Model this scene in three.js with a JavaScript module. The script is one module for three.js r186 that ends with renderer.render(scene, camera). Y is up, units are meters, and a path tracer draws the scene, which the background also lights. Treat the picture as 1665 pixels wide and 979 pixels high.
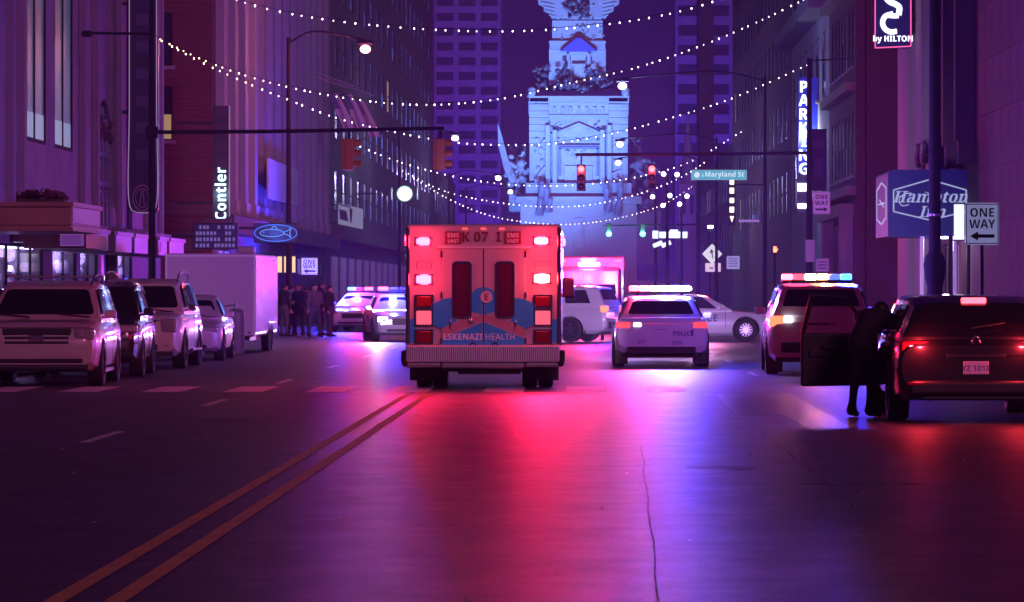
import * as THREE from 'three';
import { RoundedBoxGeometry } from 'three/addons/geometries/RoundedBoxGeometry.js';
import { TextGeometry } from 'three/addons/geometries/TextGeometry.js';
import { FontLoader } from 'three/addons/loaders/FontLoader.js';
import { MarchingCubes } from 'three/addons/objects/MarchingCubes.js';
import { mergeGeometries, mergeVertices, toCreasedNormals } from 'three/addons/utils/BufferGeometryUtils.js';
import { Brush, Evaluator, SUBTRACTION } from 'three-bvh-csg';

// ------------------------------------------------------------------ camera, sky, street fill, air, exposure
const scene = new THREE.Scene();
const F = 6000, CX = 955, CY = 470, EYE = 1.6;                      // focal length and vanishing point, in pixels of the photograph; eye height in metres
const camera = new THREE.PerspectiveCamera(2 * Math.atan(489.5 / F) * 180 / Math.PI, 1665 / 979, 0.5, 3000);
camera.setViewOffset(1665, 979, 832.5 - CX, 489.5 - CY, 1665, 979);
camera.position.set(0, EYE, 0);
camera.lookAt(0, EYE, -100);
{
  const w = 64, h = 32, d = new Float32Array(w * h * 4);            // night sky over a lit city: violet, a little brighter and redder near the roofs
  for (let y = 0; y < h; y++) for (let x = 0; x < w; x++) {
    const up = Math.max(0, ((y + 0.5) / h - 0.5) * 2), k = Math.exp(-up * 4), o = (y * w + x) * 4;
    d[o] = 0.006 + 0.006 * k; d[o + 1] = 0.0015; d[o + 2] = 0.022 + 0.010 * k; d[o + 3] = 1;
  }
  const t = new THREE.DataTexture(d, w, h, THREE.RGBAFormat, THREE.FloatType);
  t.mapping = THREE.EquirectangularReflectionMapping; t.magFilter = THREE.LinearFilter; t.needsUpdate = true;
  scene.background = t; scene.environment = t;
}
const street_fill = new THREE.DirectionalLight(new THREE.Color().setRGB(1, 0.24, 0.62), 0.8);  // directional stand-in for the street lamps behind the camera
street_fill.position.set(60, 75, 110); street_fill.target.position.set(0, 0, -60);
street_fill.castShadow = true; street_fill.shadow.radius = 24; street_fill.name = 'street_fill';
Object.assign(street_fill.shadow.camera, { left: -90, right: 90, top: 90, bottom: -90, near: 1, far: 600 });
scene.add(street_fill, street_fill.target);
scene.fog = new THREE.FogExp2(new THREE.Color(0.6, 0.36, 0.95), 0.00085);
const renderer = new THREE.WebGLRenderer({ antialias: true });
renderer.toneMapping = THREE.LinearToneMapping; renderer.toneMappingExposure = 1; renderer.shadowMap.enabled = true;

// ------------------------------------------------------------------ helpers
let seed = 7; const rnd = () => { seed = (seed + 0x6d2b79f5) | 0; let t = Math.imul(seed ^ (seed >>> 15), 1 | seed); t = (t + Math.imul(t ^ (t >>> 7), 61 | t)) ^ t; return ((t ^ (t >>> 14)) >>> 0) / 4294967296; };
const rr = (a, b) => a + (b - a) * rnd(), V = (x, y, z) => new THREE.Vector3(x, y, z), lerp = (a, b, t) => a + (b - a) * t;
const X = (px, Z) => (px - CX) * Z / F, Y = (py, Z) => EYE - (py - CY) * Z / F, P = (px, py, Z) => V(X(px, Z), Y(py, Z), -Z);
const used = {};
const numbered = (n) => { const k = used[n] = (used[n] ?? -1) + 1; return k ? n + '_' + String(k).padStart(3, '0') : n; };
const rgb = (r, g, b) => new THREE.Color().setRGB(r, g, b);
const M = (name, c, roughness = 0.7, metalness = 0, extra = {}) => { const m = new THREE.MeshStandardMaterial({ color: rgb(...c), roughness, metalness, ...extra }); m.name = name; return m; };
const PM = (name, c, roughness, extra = {}) => { const m = new THREE.MeshPhysicalMaterial({ color: rgb(...c), roughness, ...extra }); m.name = name; return m; };
const glow = (name, r, g, b, k = 1) => { const m = new THREE.MeshStandardMaterial({ color: rgb(0.02, 0.02, 0.02), emissive: rgb(r, g, b), emissiveIntensity: k, roughness: 0.4 }); m.name = name; return m; };
const paint = (name, c, r = 0.35) => PM(name, c, r, { clearcoat: 1, clearcoatRoughness: 0.06 });
function prep(g) {
  let n = g.index ? g.toNonIndexed() : g;
  for (const k of Object.keys(n.attributes)) if (!['position', 'normal', 'uv'].includes(k)) n.deleteAttribute(k);
  if (!n.attributes.normal) n.computeVertexNormals();
  if (!n.attributes.uv) n.setAttribute('uv', new THREE.BufferAttribute(new Float32Array(n.attributes.position.count * 2), 2));
  return n;
}
const join = (list) => list.length === 1 ? list[0] : mergeGeometries(list.map(prep));
function metric(g, s = 1) {                                          // uv in metres, by the way each face looks
  g = g.index ? g.toNonIndexed() : g;
  const p = g.attributes.position, n = g.attributes.normal, uv = new Float32Array(p.count * 2);
  for (let i = 0; i < p.count; i++) {
    const a = Math.abs(n.getX(i)), b = Math.abs(n.getY(i)), c = Math.abs(n.getZ(i));
    const [u, v] = b >= a && b >= c ? [p.getX(i), p.getZ(i)] : a >= c ? [p.getZ(i), p.getY(i)] : [p.getX(i), p.getY(i)];
    uv[i * 2] = u * s; uv[i * 2 + 1] = v * s;
  }
  return g.setAttribute('uv', new THREE.BufferAttribute(uv, 2));
}
const bx = (w, h, d, x = 0, y = 0, z = 0) => new THREE.BoxGeometry(w, h, d).translate(x, y, z);
const span = (x0, x1, y0, y1, z0, z1) => bx(Math.abs(x1 - x0), Math.abs(y1 - y0), Math.abs(z1 - z0), (x0 + x1) / 2, (y0 + y1) / 2, (z0 + z1) / 2);
const rb = (w, h, d, r, x = 0, y = 0, z = 0) => new RoundedBoxGeometry(w, h, d, 2, r).translate(x, y, z);
const cyl = (r0, r1, h, x = 0, y = 0, z = 0, n = 16) => new THREE.CylinderGeometry(r1, r0, h, n).translate(x, y + h / 2, z);
const bar = (a, b, r, n = 8) => { const d = b.clone().sub(a), g = new THREE.CylinderGeometry(r, r, d.length(), n); g.applyQuaternion(new THREE.Quaternion().setFromUnitVectors(V(0, 1, 0), d.clone().normalize())); const m = a.clone().add(b).multiplyScalar(0.5); return g.translate(m.x, m.y, m.z); };
const tube = (pts, r, seg = 24, n = 6, closed = false) => new THREE.TubeGeometry(new THREE.CatmullRomCurve3(pts, closed), seg, r, n, closed);
const prism = (pts, d, bevel = 0) => new THREE.ExtrudeGeometry(new THREE.Shape(pts.map(([x, y]) => new THREE.Vector2(x, y))), { depth: d, bevelEnabled: bevel > 0, bevelSize: bevel, bevelThickness: bevel, bevelSegments: 2 });
function obj(name, geo, mat, parent, label) {
  const m = new THREE.Mesh(Array.isArray(geo) ? join(geo) : geo, mat);
  m.name = parent ? name : numbered(name); m.castShadow = m.receiveShadow = true;
  (parent ?? scene).add(m);
  if (label) m.userData.label = label;
  return m;
}
const each = (name, list, mat, parent) => list.map((g) => obj(name, g, mat, parent));   // alike pieces, each a mesh of its own
const tag = (o, label, category, group, kind) => { Object.assign(o.userData, { label, category }); if (group) o.userData.group = group; if (kind) o.userData.kind = kind; return o; };
function thing(name, label, category, pos = [0, 0, 0], turn = 0, group) {
  const o = new THREE.Group(); o.name = numbered(name); scene.add(o);
  o.position.set(...(pos.isVector3 ? pos.toArray() : pos)); o.rotation.y = turn;
  return tag(o, label, category, group);
}
function copy(src, label, pos, turn = 0, group) {
  const o = src.clone(); o.name = numbered(src.name.replace(/_\d+$/, '')); scene.add(o);
  o.position.set(...(pos.isVector3 ? pos.toArray() : pos)); o.rotation.set(0, turn, 0); o.userData = { ...src.userData, label }; if (group) o.userData.group = group;
  return o;
}
const struct = (name, geo, mat) => { const o = obj(name, geo, mat); o.userData.kind = 'structure'; return o; };
function point(name, p, c, cd, size = 0.1) { const l = new THREE.PointLight(rgb(...c), cd); l.name = name; l.position.set(...(p.isVector3 ? p.toArray() : p)); l.shadow.radius = size / 0.02; l.castShadow = true; scene.add(l); return l; }
function spot(name, p, to, c, cd, angle, size = 0.1, penumbra = 0.6) { const l = new THREE.SpotLight(rgb(...c), cd, 0, angle, penumbra, 2); l.name = name; l.position.set(...(p.isVector3 ? p.toArray() : p)); l.target.position.set(...(to.isVector3 ? to.toArray() : to)); l.shadow.radius = size / 0.02; l.castShadow = true; scene.add(l, l.target); return l; }
const font = {};
for (const n of ['sans_bold', 'sans_regular', 'serif_bold']) font[n] = await new FontLoader().loadAsync('fonts/droid/droid_' + n + '.typeface.json');
function text(s, size, depth = 0.01, f = 'sans_bold', slant = 0) {   // centred on its middle, its face towards +z
  const g = new TextGeometry(s, { font: font[f], size, depth, curveSegments: 4 });
  g.computeBoundingBox(); const b = g.boundingBox; g.translate(-(b.min.x + b.max.x) / 2, -(b.min.y + b.max.y) / 2, 0);
  if (slant) g.applyMatrix4(new THREE.Matrix4().makeShear(0, 0, slant, 0, 0, 0));
  return g;
}
const place = (g, x, y, z, ry = 0) => { if (ry) g.rotateY(ry); return g.translate(x, y, z); };

// ------------------------------------------------------------------ textures
function noiseGrid(n, cells, r) {                                    // periodic value noise
  const g = new Float32Array(cells * cells).map(r), out = new Float32Array(n * n), s = (t) => t * t * (3 - 2 * t);
  for (let y = 0; y < n; y++) for (let x = 0; x < n; x++) {
    const fx = x * cells / n, fy = y * cells / n, ix = fx | 0, iy = fy | 0, u = s(fx - ix), v = s(fy - iy), jx = (ix + 1) % cells, jy = (iy + 1) % cells;
    out[y * n + x] = lerp(lerp(g[iy * cells + ix], g[iy * cells + jx], u), lerp(g[jy * cells + ix], g[jy * cells + jx], u), v);
  }
  return out;
}
function fbm(n, cells, octaves) { const o = new Float32Array(n * n); let a = 0.5, sum = 0; for (let k = 0; k < octaves; k++, a *= 0.6) { const g = noiseGrid(n, cells << k, rnd); sum += a; for (let i = 0; i < n * n; i++) o[i] += a * g[i]; } return o.map((v) => v / sum); }
function tex(n, f, srgb = false) {
  const d = new Uint8Array(n * n * 4);
  for (let i = 0; i < n * n; i++) { const c = f(i % n, (i / n) | 0, i); for (let k = 0; k < 3; k++) d[i * 4 + k] = Math.max(0, Math.min(255, (Array.isArray(c) ? c[k] : c) * 255)); d[i * 4 + 3] = 255; }
  const t = new THREE.DataTexture(d, n, n); t.wrapS = t.wrapT = THREE.RepeatWrapping; t.magFilter = THREE.LinearFilter; if (srgb) t.colorSpace = THREE.SRGBColorSpace; t.needsUpdate = true; return t;
}
const sized = (t, sx, sy = sx) => { const c = t.clone(); c.repeat.set(1 / sx, 1 / sy); c.needsUpdate = true; return c; };
const nA = fbm(512, 8, 6), nB = fbm(512, 32, 4), nC = fbm(256, 4, 6);
const grit = new Float32Array(512 * 512).map(rnd);
const T = {
  asphalt: tex(512, (x, y, i) => { const v = 0.5 + 0.3 * nA[i] + 0.6 * (grit[i] - 0.5) * (0.4 + nB[i]); return [v, v, v * 1.02]; }),
  asphaltBump: tex(512, (x, y, i) => 0.35 * nB[i] + 0.65 * grit[i]),
  asphaltRough: tex(512, (x, y, i) => 0.62 + 0.22 * (nA[i] - 0.5) + 0.3 * (grit[i] - 0.5)),
  stone: tex(256, (x, y, i) => 0.62 + 0.5 * (nC[i] - 0.3)),
  brick: tex(512, (x, y, i) => { const row = (y / 32) | 0, xx = (x + (row % 2) * 32) % 512, m = y % 32 < 4 || xx % 64 < 4, h = Math.sin(row * 91.7 + ((xx / 64) | 0) * 37.3) * 0.5 + 0.5; const v = m ? 0.85 : 0.6 + 0.3 * h + 0.2 * (nA[i] - 0.5); return [v, v * (m ? 1 : 0.9), v * (m ? 1 : 0.9)]; }),
  brickBump: tex(512, (x, y) => { const row = (y / 32) | 0, xx = (x + (row % 2) * 32) % 512; return y % 32 < 4 || xx % 64 < 4 ? 0 : 1; }),
  plate: tex(128, (x, y) => { const a = (x + y) % 32, b = (x - y + 128) % 32, q = ((x >> 5) + (y >> 5)) % 2; return (q ? Math.abs(a - 16) < 5 : Math.abs(b - 16) < 5) && (x % 32 > 6 && x % 32 < 26) ? 1 : 0.2; }),
};
const mapped = (m, o) => Object.assign(m, o);
const stoneMat = (name, c, r = 0.85) => mapped(M(name, c, r), { map: sized(T.stone, 4), bumpMap: sized(T.stone, 1.3), bumpScale: 0.02 });
const brickMat = (name, c) => mapped(M(name, c, 0.9), { map: sized(T.brick, 1.8, 1.2), bumpMap: sized(T.brickBump, 1.8, 1.2), bumpScale: 0.012 });
const chrome = M('chrome', [0.75, 0.75, 0.78], 0.12, 1), steel = M('steel', [0.35, 0.35, 0.38], 0.4, 0.9), black = M('black_plastic', [0.012, 0.012, 0.014], 0.5), rubber = M('rubber', [0.015, 0.015, 0.016], 0.8);
const glass = PM('tinted_glass', [0.012, 0.012, 0.016], 0.04, { specularIntensity: 1 }), pane = PM('window_pane', [1, 1, 1], 0.03, { transmission: 1, thickness: 0 });
const darkGlass = PM('dark_window_glass', [0.02, 0.018, 0.03], 0.22), darkMetal = M('dark_painted_steel', [0.008, 0.007, 0.008], 0.9, 0), whitePaint = M('white_paint', [0.75, 0.75, 0.75], 0.5), wire = M('black_wire', [0.01, 0.01, 0.01], 0.6);

// ------------------------------------------------------------------ ground
const KL = -10.4, KR = 7.2, FL = -13, FR = 10.3, XS = 117, XE = 141;  // kerbs, house fronts and the cross street (depths in metres)
const asphalt = mapped(M('asphalt', [0.085, 0.08, 0.086], 0.76), { map: sized(T.asphalt, 3.7), bumpMap: sized(T.asphaltBump, 1.15), bumpScale: 0.002, roughnessMap: sized(T.asphaltRough, 2.9) });
struct('ground', metric(span(-900, 900, -0.5, -0.2, 400, -1600)), M('earth', [0.05, 0.05, 0.05], 0.95));
{
  const g = new THREE.PlaneGeometry(KR - KL, 560, 1, 1).rotateX(-Math.PI / 2).translate((KL + KR) / 2, 0, -230);
  struct('road', metric(g), asphalt);
  for (const [a, b] of [[-70, KL], [KR, 70]]) struct('cross_street', metric(span(a, b, -0.2, 0, -XS, -XE)), asphalt);
  const concrete = stoneMat('pavement_concrete', [0.16, 0.155, 0.16], 0.7), kerbM = stoneMat('kerb_granite', [0.22, 0.21, 0.22], 0.6);
  for (const [a, b, k] of [[-70, KL - 0.16, KL - 0.16], [KR + 0.16, 70, KR]]) for (const [z0, z1] of [[50, -XS], [-XE, -510]]) {
    struct('pavement', metric(span(a, b, -0.2, 0.13, z0, z1)), concrete);
    struct('kerb', metric(span(k, k + 0.16, -0.2, 0.135, z0, z1)), kerbM);
  }
  const flat = (name, pts, mat, y = 0.004) => struct(name, metric(new THREE.ShapeGeometry(new THREE.Shape(pts.map(([x, z]) => new THREE.Vector2(x, z)))).rotateX(-Math.PI / 2).translate(0, y, 0)), mat);
  const yellow = mapped(M('worn_yellow_paint', [0.85, 0.55, 0.08], 0.7), { map: sized(T.stone, 1.7), bumpMap: sized(T.asphaltBump, 1.15), bumpScale: 0.003 });
  const white = mapped(M('worn_white_paint', [0.8, 0.8, 0.82], 0.55), { map: sized(T.stone, 1.3), bumpMap: sized(T.asphaltBump, 1.15), bumpScale: 0.003 });
  const strip = (name, x0, x1, z0, z1, mat) => flat(name, [[x0, z0], [x1, z0], [x1, z1], [x0, z1]], mat);
  for (const [a, b] of [[-2.78, -2.67], [-2.47, -2.36]]) strip('centre_line', a, b, -20, 56, yellow);
  for (let k = 0; k < 9; k++) { const x = KL + 0.9 + k * 1.28 + (k > 5 ? 0.2 : 0); strip('crosswalk_marking', x, x + 0.62, 57.2 - k * 0.02, 60.4, white); }
  for (let z = 8; z < 110; z += 12) strip('lane_marking', -5.3, -5.18, z + 6.4, z + 9.4, white);
  for (let z = 38; z < 110; z += 12) strip('lane_marking', 3.05, 3.17, z + 30, z + 33, white);
  const wet = mapped(M('smooth_asphalt_patch', [0.06, 0.058, 0.064], 0.34), { map: sized(T.asphalt, 2.3), bumpMap: sized(T.asphaltBump, 0.9), bumpScale: 0.002 });
  flat('asphalt_patch', [[1.9, 47.5], [1.95, 56], [3.1, 56.4], [3.05, 42.0], [2.55, 41.4], [2.5, 47]], wet);
  const tar = M('tar', [0.02, 0.02, 0.021], 0.7);
  const seam = (pts, w) => { const l = [], r = []; pts.forEach(([x, z], i) => { const k = 0.5 + rnd(), q = pts[Math.min(i + 1, pts.length - 1)], p = pts[Math.max(i - 1, 0)], dx = q[0] - p[0], dz = q[1] - p[1], n = Math.hypot(dx, dz); l.push([x - dz / n * w * k, z + dx / n * w * k]); r.unshift([x + dz / n * w * k, z - dx / n * w * k]); }); flat('tar_seam', [...l, ...r], tar, 0.003); };
  seam(Array.from({ length: 60 }, (_, i) => [0.34 + i * 0.0035 + 0.008 * Math.sin(i * 0.4) + rr(-0.004, 0.004), 16 + i * 0.36]), 0.0045);
  seam(Array.from({ length: 16 }, (_, i) => [1.72 + i * 0.07, 30.2 + 0.06 * Math.sin(i) + rr(-0.05, 0.05)]), 0.06);
  seam(Array.from({ length: 40 }, (_, i) => [1.95 + rr(-0.02, 0.02) + 0.02 * Math.sin(i * 0.9), 27 + i * 0.4]), 0.006);
  for (const [z, x0, x1] of [[24.6, -7.5, -3.2], [36.5, -9.8, -5.6], [50.5, -1.9, 3.2]]) seam(Array.from({ length: 18 }, (_, i) => [lerp(x0, x1, i / 17), z + rr(-0.06, 0.06) + 0.1 * Math.sin(i * 0.6)]), 0.012);
  seam(Array.from({ length: 50 }, (_, i) => [-6.9 + rr(-0.02, 0.02) + 0.04 * Math.sin(i * 0.5), 24 + i * 0.6]), 0.012);
  const specks = []; for (let i = 0; i < 90; i++) { const z = rr(19, 60), x = rr(-8, 4.5); specks.push(new THREE.TetrahedronGeometry(rr(0.008, 0.022)).scale(1.6, 0.4, 1).rotateY(rr(0, 6)).translate(x, 0.008, -z)); }
  tag(obj('litter', specks, M('paper_litter', [0.6, 0.55, 0.55], 0.9)), 'tiny pale scraps of litter and grit scattered over the roadway', 'litter', null, 'stuff');
  for (const [x, z] of [[1.2, 33], [-4.4, 45]]) flat('manhole_cover', Array.from({ length: 24 }, (_, i) => [x + 0.33 * Math.cos(i * Math.PI / 12), z + 0.33 * Math.sin(i * Math.PI / 12)]), M('worn_iron', [0.03, 0.028, 0.03], 0.6));
}

// ------------------------------------------------------------------ vehicles
const csg = new Evaluator(); csg.attributes = ['position', 'normal']; csg.useGroups = false;
function loft(rings, crease = 0.55) {                                // closed rings of points, capped at both ends
  const n = rings[0].length, p = [], idx = [];
  for (const r of rings) for (const v of r) p.push(v.x, v.y, v.z);
  for (let i = 0; i < rings.length - 1; i++) for (let j = 0; j < n; j++) { const a = i * n + j, b = i * n + (j + 1) % n, c = a + n, d = b + n; idx.push(a, c, b, b, c, d); }
  for (const [at, flip] of [[0, false], [rings.length - 1, true]]) {
    const c = rings[at].reduce((s, v) => s.add(v), V(0, 0, 0)).multiplyScalar(1 / n), k = p.length / 3; p.push(c.x, c.y, c.z);
    for (let j = 0; j < n; j++) { const a = at * n + j, b = at * n + (j + 1) % n; flip ? idx.push(a, k, b) : idx.push(a, b, k); }
  }
  const g = new THREE.BufferGeometry(); g.setAttribute('position', new THREE.BufferAttribute(new Float32Array(p), 3)); g.setIndex(idx);
  return toCreasedNormals(g, crease);
}
function panel(a, b, c, d, lift = 0.01, thick = 0.02, r = 0.12, inset = 0.04) {   // a slab on the quad a b c d (anticlockwise from outside), corners rounded
  const n = b.clone().sub(a).cross(d.clone().sub(a)).normalize(), pts = [], q = (u, v) => a.clone().lerp(b, u).lerp(d.clone().lerp(c, u), v);
  const wq = a.distanceTo(b), hq = a.distanceTo(d), m = Math.min(wq, hq), ru = r * m / wq, rv = r * m / hq, iu = inset * m / wq, iv = inset * m / hq;
  for (const [cu, cv, t] of [[1 - iu - ru, 1 - iv - rv, 0], [iu + ru, 1 - iv - rv, 1], [iu + ru, iv + rv, 2], [1 - iu - ru, iv + rv, 3]]) for (let k = 0; k <= 4; k++) { const w = (t + k / 4) * Math.PI / 2; pts.push(q(cu + ru * Math.cos(w), cv + rv * Math.sin(w))); }
  const out = pts.map((p) => p.clone().addScaledVector(n, lift)), inn = pts.map((p) => p.clone().addScaledVector(n, lift - thick)), o = [], N = out.length, mid = q(0.5, 0.5);
  for (let i = 0; i < N; i++) { const j = (i + 1) % N; o.push(mid.clone().addScaledVector(n, lift), out[i], out[j], out[i], inn[i], out[j], inn[i], inn[j], out[j]); }
  const g = new THREE.BufferGeometry(); g.setAttribute('position', new THREE.BufferAttribute(new Float32Array(o.flatMap((v) => [v.x, v.y, v.z])), 3)); g.computeVertexNormals();
  return g;
}
function tyreGeo(R, W) { const w = W / 2, pr = [[R * 0.6, -w * 0.8], [R * 0.72, -w], [R * 0.93, -w], [R, -w * 0.75], [R, w * 0.75], [R * 0.93, w], [R * 0.72, w], [R * 0.6, w * 0.8], [R * 0.6, -w * 0.8]]; return new THREE.LatheGeometry(pr.map(([a, b]) => new THREE.Vector2(a, b)), 36).rotateZ(-Math.PI / 2); }
function rimGeo(R, W, spokes, dish = 0.02) {                          // outer side towards +x
  const g = [new THREE.LatheGeometry([[R * 0.6, -W * 0.35], [R * 0.62, W * 0.38], [R * 0.56, W * 0.4], [R * 0.54, W * 0.1], [R * 0.54, -W * 0.35]].map(([a, b]) => new THREE.Vector2(a, b)), 30).rotateZ(-Math.PI / 2)];
  g.push(new THREE.CylinderGeometry(R * 0.13, R * 0.15, 0.05, 14).rotateZ(-Math.PI / 2).translate(W * 0.32 - dish, 0, 0), new THREE.CylinderGeometry(R * 0.1, R * 0.1, 0.1, 12).rotateZ(-Math.PI / 2).translate(W * 0.2, 0, 0));
  for (let k = 0; k < spokes; k++) g.push(rb(0.035, R * 0.46, R * (1.3 / spokes), 0.01, W * 0.28 - dish, R * 0.33, 0).rotateX(k * 2 * Math.PI / spokes));
  return join(g);
}
const rimM = M('alloy_wheel', [0.5, 0.5, 0.54], 0.22, 0.95), rimDark = M('dark_steel_wheel', [0.05, 0.05, 0.055], 0.4, 0.7), archM = M('wheel_well', [0.008, 0.008, 0.009], 0.9);
const headOff = PM('headlamp_lens', [0.55, 0.5, 0.55], 0.16, { metalness: 0.55, clearcoat: 1 }), redLens = PM('red_lens', [0.25, 0.012, 0.02], 0.12, { clearcoat: 1 }), tailOn = glow('tail_lamp_glow', 1, 0.035, 0.05, 5), brakeOn = glow('brake_lamp_glow', 1, 0.05, 0.07, 26), white2 = glow('white_lamp_glow', 1, 0.9, 1, 14);
// Local axes of a car: x across, y up, +z its front; its middle stands on the origin.
function makeCar(name, label, category, s, pos, turn, group) {
  const t = thing(name, label, category, pos, turn, group), L = s.L, W = s.W / 2, zf = (f) => L / 2 - f * L;
  const dense = []; s.low.forEach((a, i) => { if (i) for (let k = 1; k <= 3; k++) dense.push(a.map((v, j) => lerp(s.low[i - 1][j], v, k / 3))); else dense.push(a); });
  const rings = dense.map(([f, yb, yt, wf]) => {
    const w = W * wf, h = yt - yb, half = [[0.86, 0], [0.965, 0.1], [1, 0.4], [0.995, 0.62], [0.965, 0.84], [0.9, 0.96], [0.8, 1]].map(([a, b]) => V(a * w, yb + b * h, zf(f)));
    return [V(0, yb, zf(f)), ...half, V(w * 0.4, yt + 0.012, zf(f)), V(0, yt + 0.016, zf(f)), V(-w * 0.4, yt + 0.012, zf(f)), ...half.slice().reverse().map((v) => V(-v.x, v.y, v.z))].reverse();
  });
  let body = new Brush(prep(loft(rings))); body.updateMatrixWorld();
  for (const f of s.axles) for (const sx of [-1, 1]) {
    const c = new Brush(prep(new THREE.CylinderGeometry(s.R + 0.055, s.R + 0.055, 0.36, 30).rotateZ(Math.PI / 2))); c.position.set(sx * (W - 0.12), s.R, zf(f)); c.updateMatrixWorld();
    body = csg.evaluate(body, c, SUBTRACTION);
  }
  const g = body.geometry; if (!g.attributes.uv) g.setAttribute('uv', new THREE.BufferAttribute(new Float32Array(g.attributes.position.count * 2), 2));
  obj('body', g, s.paint, t);
  // cabin: [along, height, half width at the waist, half width at the roof], widths as shares of W
  const yb = s.belt, cab = s.cab.map(([f, y, a, b]) => ({ z: zf(f), y, a: a * W, b: b * W }));
  obj('cabin', loft(cab.map(({ z, y, a, b }) => { const h = Math.max(0.01, y - yb); return [V(a, yb - 0.06, z), V(a, yb, z), V(lerp(a, b, 0.9), yb + h * 0.88, z), V(b * 0.95, yb + h * 0.965, z), V(b * 0.8, yb + h, z), V(0, yb + h * 1.012, z), V(-b * 0.8, yb + h, z), V(-b * 0.95, yb + h * 0.965, z), V(-lerp(a, b, 0.9), yb + h * 0.88, z), V(-a, yb, z), V(-a, yb - 0.06, z)]; }), 0.45), s.roofPaint ?? s.paint, t);
  const at = (z, v, sx) => { let i = 0; while (i < cab.length - 2 && z < cab[i + 1].z) i++; const k = Math.min(1, Math.max(0, (cab[i].z - z) / (cab[i].z - cab[i + 1].z))), a = lerp(cab[i].a, cab[i + 1].a, k), b = lerp(cab[i].b, cab[i + 1].b, k); return V(sx * lerp(a, b, v), yb + v * (s.H - yb), z); };
  const slope = (c0, c1, v, u) => V(u * lerp(c0.a, lerp(c1.a, c1.b, 0.95), v), lerp(c0.y, c1.y, v), lerp(c0.z, c1.z, v));
  const [c0, c1] = cab, e0 = cab[cab.length - 1], e1 = cab[cab.length - 2], v0 = s.glassLow ?? 0.1;
  obj('windshield', panel(slope(c0, c1, v0, -0.93), slope(c0, c1, v0, 0.93), slope(c0, c1, 0.94, 0.9), slope(c0, c1, 0.94, -0.9)), glass, t);
  obj('rear_window', panel(slope(e0, e1, s.rearLow ?? 0.2, 0.88), slope(e0, e1, s.rearLow ?? 0.2, -0.88), slope(e0, e1, 0.93, -0.86), slope(e0, e1, 0.93, 0.86), 0.012), glass, t);
  for (const sx of [-1, 1]) for (const [b0, b1, t0, t1] of s.windows) {
    const q = [at(zf(b0), 0.1, sx), at(zf(b1), 0.1, sx), at(zf(t1), 0.8, sx), at(zf(t0), 0.8, sx)];
    obj('side_window', sx > 0 ? panel(q[0], q[1], q[2], q[3], 0.012, 0.02, 0.08, 0.03) : panel(q[1], q[0], q[3], q[2], 0.012, 0.02, 0.08, 0.03), glass, t);
  }
  for (const f of s.axles) for (const sx of [-1, 1]) {
    const w = new THREE.Group(); w.name = 'wheel'; w.position.set(sx * (W - 0.115), s.R, zf(f)); t.add(w);
    obj('tyre', s.tyre, rubber, w); obj('brake_disc', new THREE.CylinderGeometry(s.R * 0.58, s.R * 0.58, 0.02, 24).rotateZ(Math.PI / 2), archM, w); const r = obj('rim', s.rim, s.rimMat ?? rimM, w); if (sx < 0) r.rotation.y = Math.PI;
  }
  for (const sx of [-1, 1]) {
    obj('mirror', [rb(0.2, 0.14, 0.1, 0.04, sx * (W + 0.05), yb + 0.08, zf(s.mirror)), bx(0.12, 0.04, 0.06, sx * (W - 0.04), yb + 0.03, zf(s.mirror))], s.mirrorMat ?? s.paint, t);
    for (const f of s.handles) obj('door_handle', rb(0.02, 0.03, 0.16, 0.008, sx * (W * 0.985), yb - 0.13, zf(f)), s.paint, t);
  }
  for (const sx of [-1, 1]) each('door_seam', s.seams.map((f) => bx(0.006, yb - 0.42, 0.014, sx * W * 0.998, (yb + 0.3) / 2 + 0.04, zf(f))), black, t);
  return { t, W, L, zf };
}
const suvLow = [[0, 0.52, 0.8, 0.8], [0.012, 0.36, 0.96, 0.89], [0.05, 0.27, 1.03, 0.955], [0.12, 0.24, 1.07, 0.99], [0.28, 0.24, 1.11, 1], [0.7, 0.24, 1.14, 1], [0.93, 0.26, 1.13, 0.985], [0.982, 0.33, 1.08, 0.95], [1, 0.46, 0.98, 0.91]];
const sedLow = [[0, 0.42, 0.66, 0.8], [0.015, 0.28, 0.77, 0.89], [0.06, 0.21, 0.83, 0.955], [0.14, 0.19, 0.88, 0.99], [0.3, 0.19, 0.93, 1], [0.72, 0.19, 0.97, 1], [0.93, 0.24, 1.0, 0.975], [0.985, 0.3, 0.98, 0.945], [1, 0.42, 0.9, 0.91]];
const SUV = { L: 5.0, W: 2.0, H: 1.74, R: 0.375, low: suvLow, belt: 1.1, cab: [[0.25, 1.1, 0.93, 0.9], [0.39, 1.64, 0.94, 0.74], [0.5, 1.74, 0.95, 0.77], [0.85, 1.72, 0.94, 0.75], [0.93, 1.64, 0.92, 0.71], [0.985, 1.1, 0.9, 0.86]], axles: [0.185, 0.77], windows: [[0.33, 0.53, 0.42, 0.53], [0.545, 0.72, 0.545, 0.71], [0.735, 0.9, 0.725, 0.86]], mirror: 0.33, handles: [0.51, 0.7], seams: [0.29, 0.535, 0.72], tyre: tyreGeo(0.375, 0.25), rim: rimGeo(0.375, 0.25, 5), rearLow: 0.3 };
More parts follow.
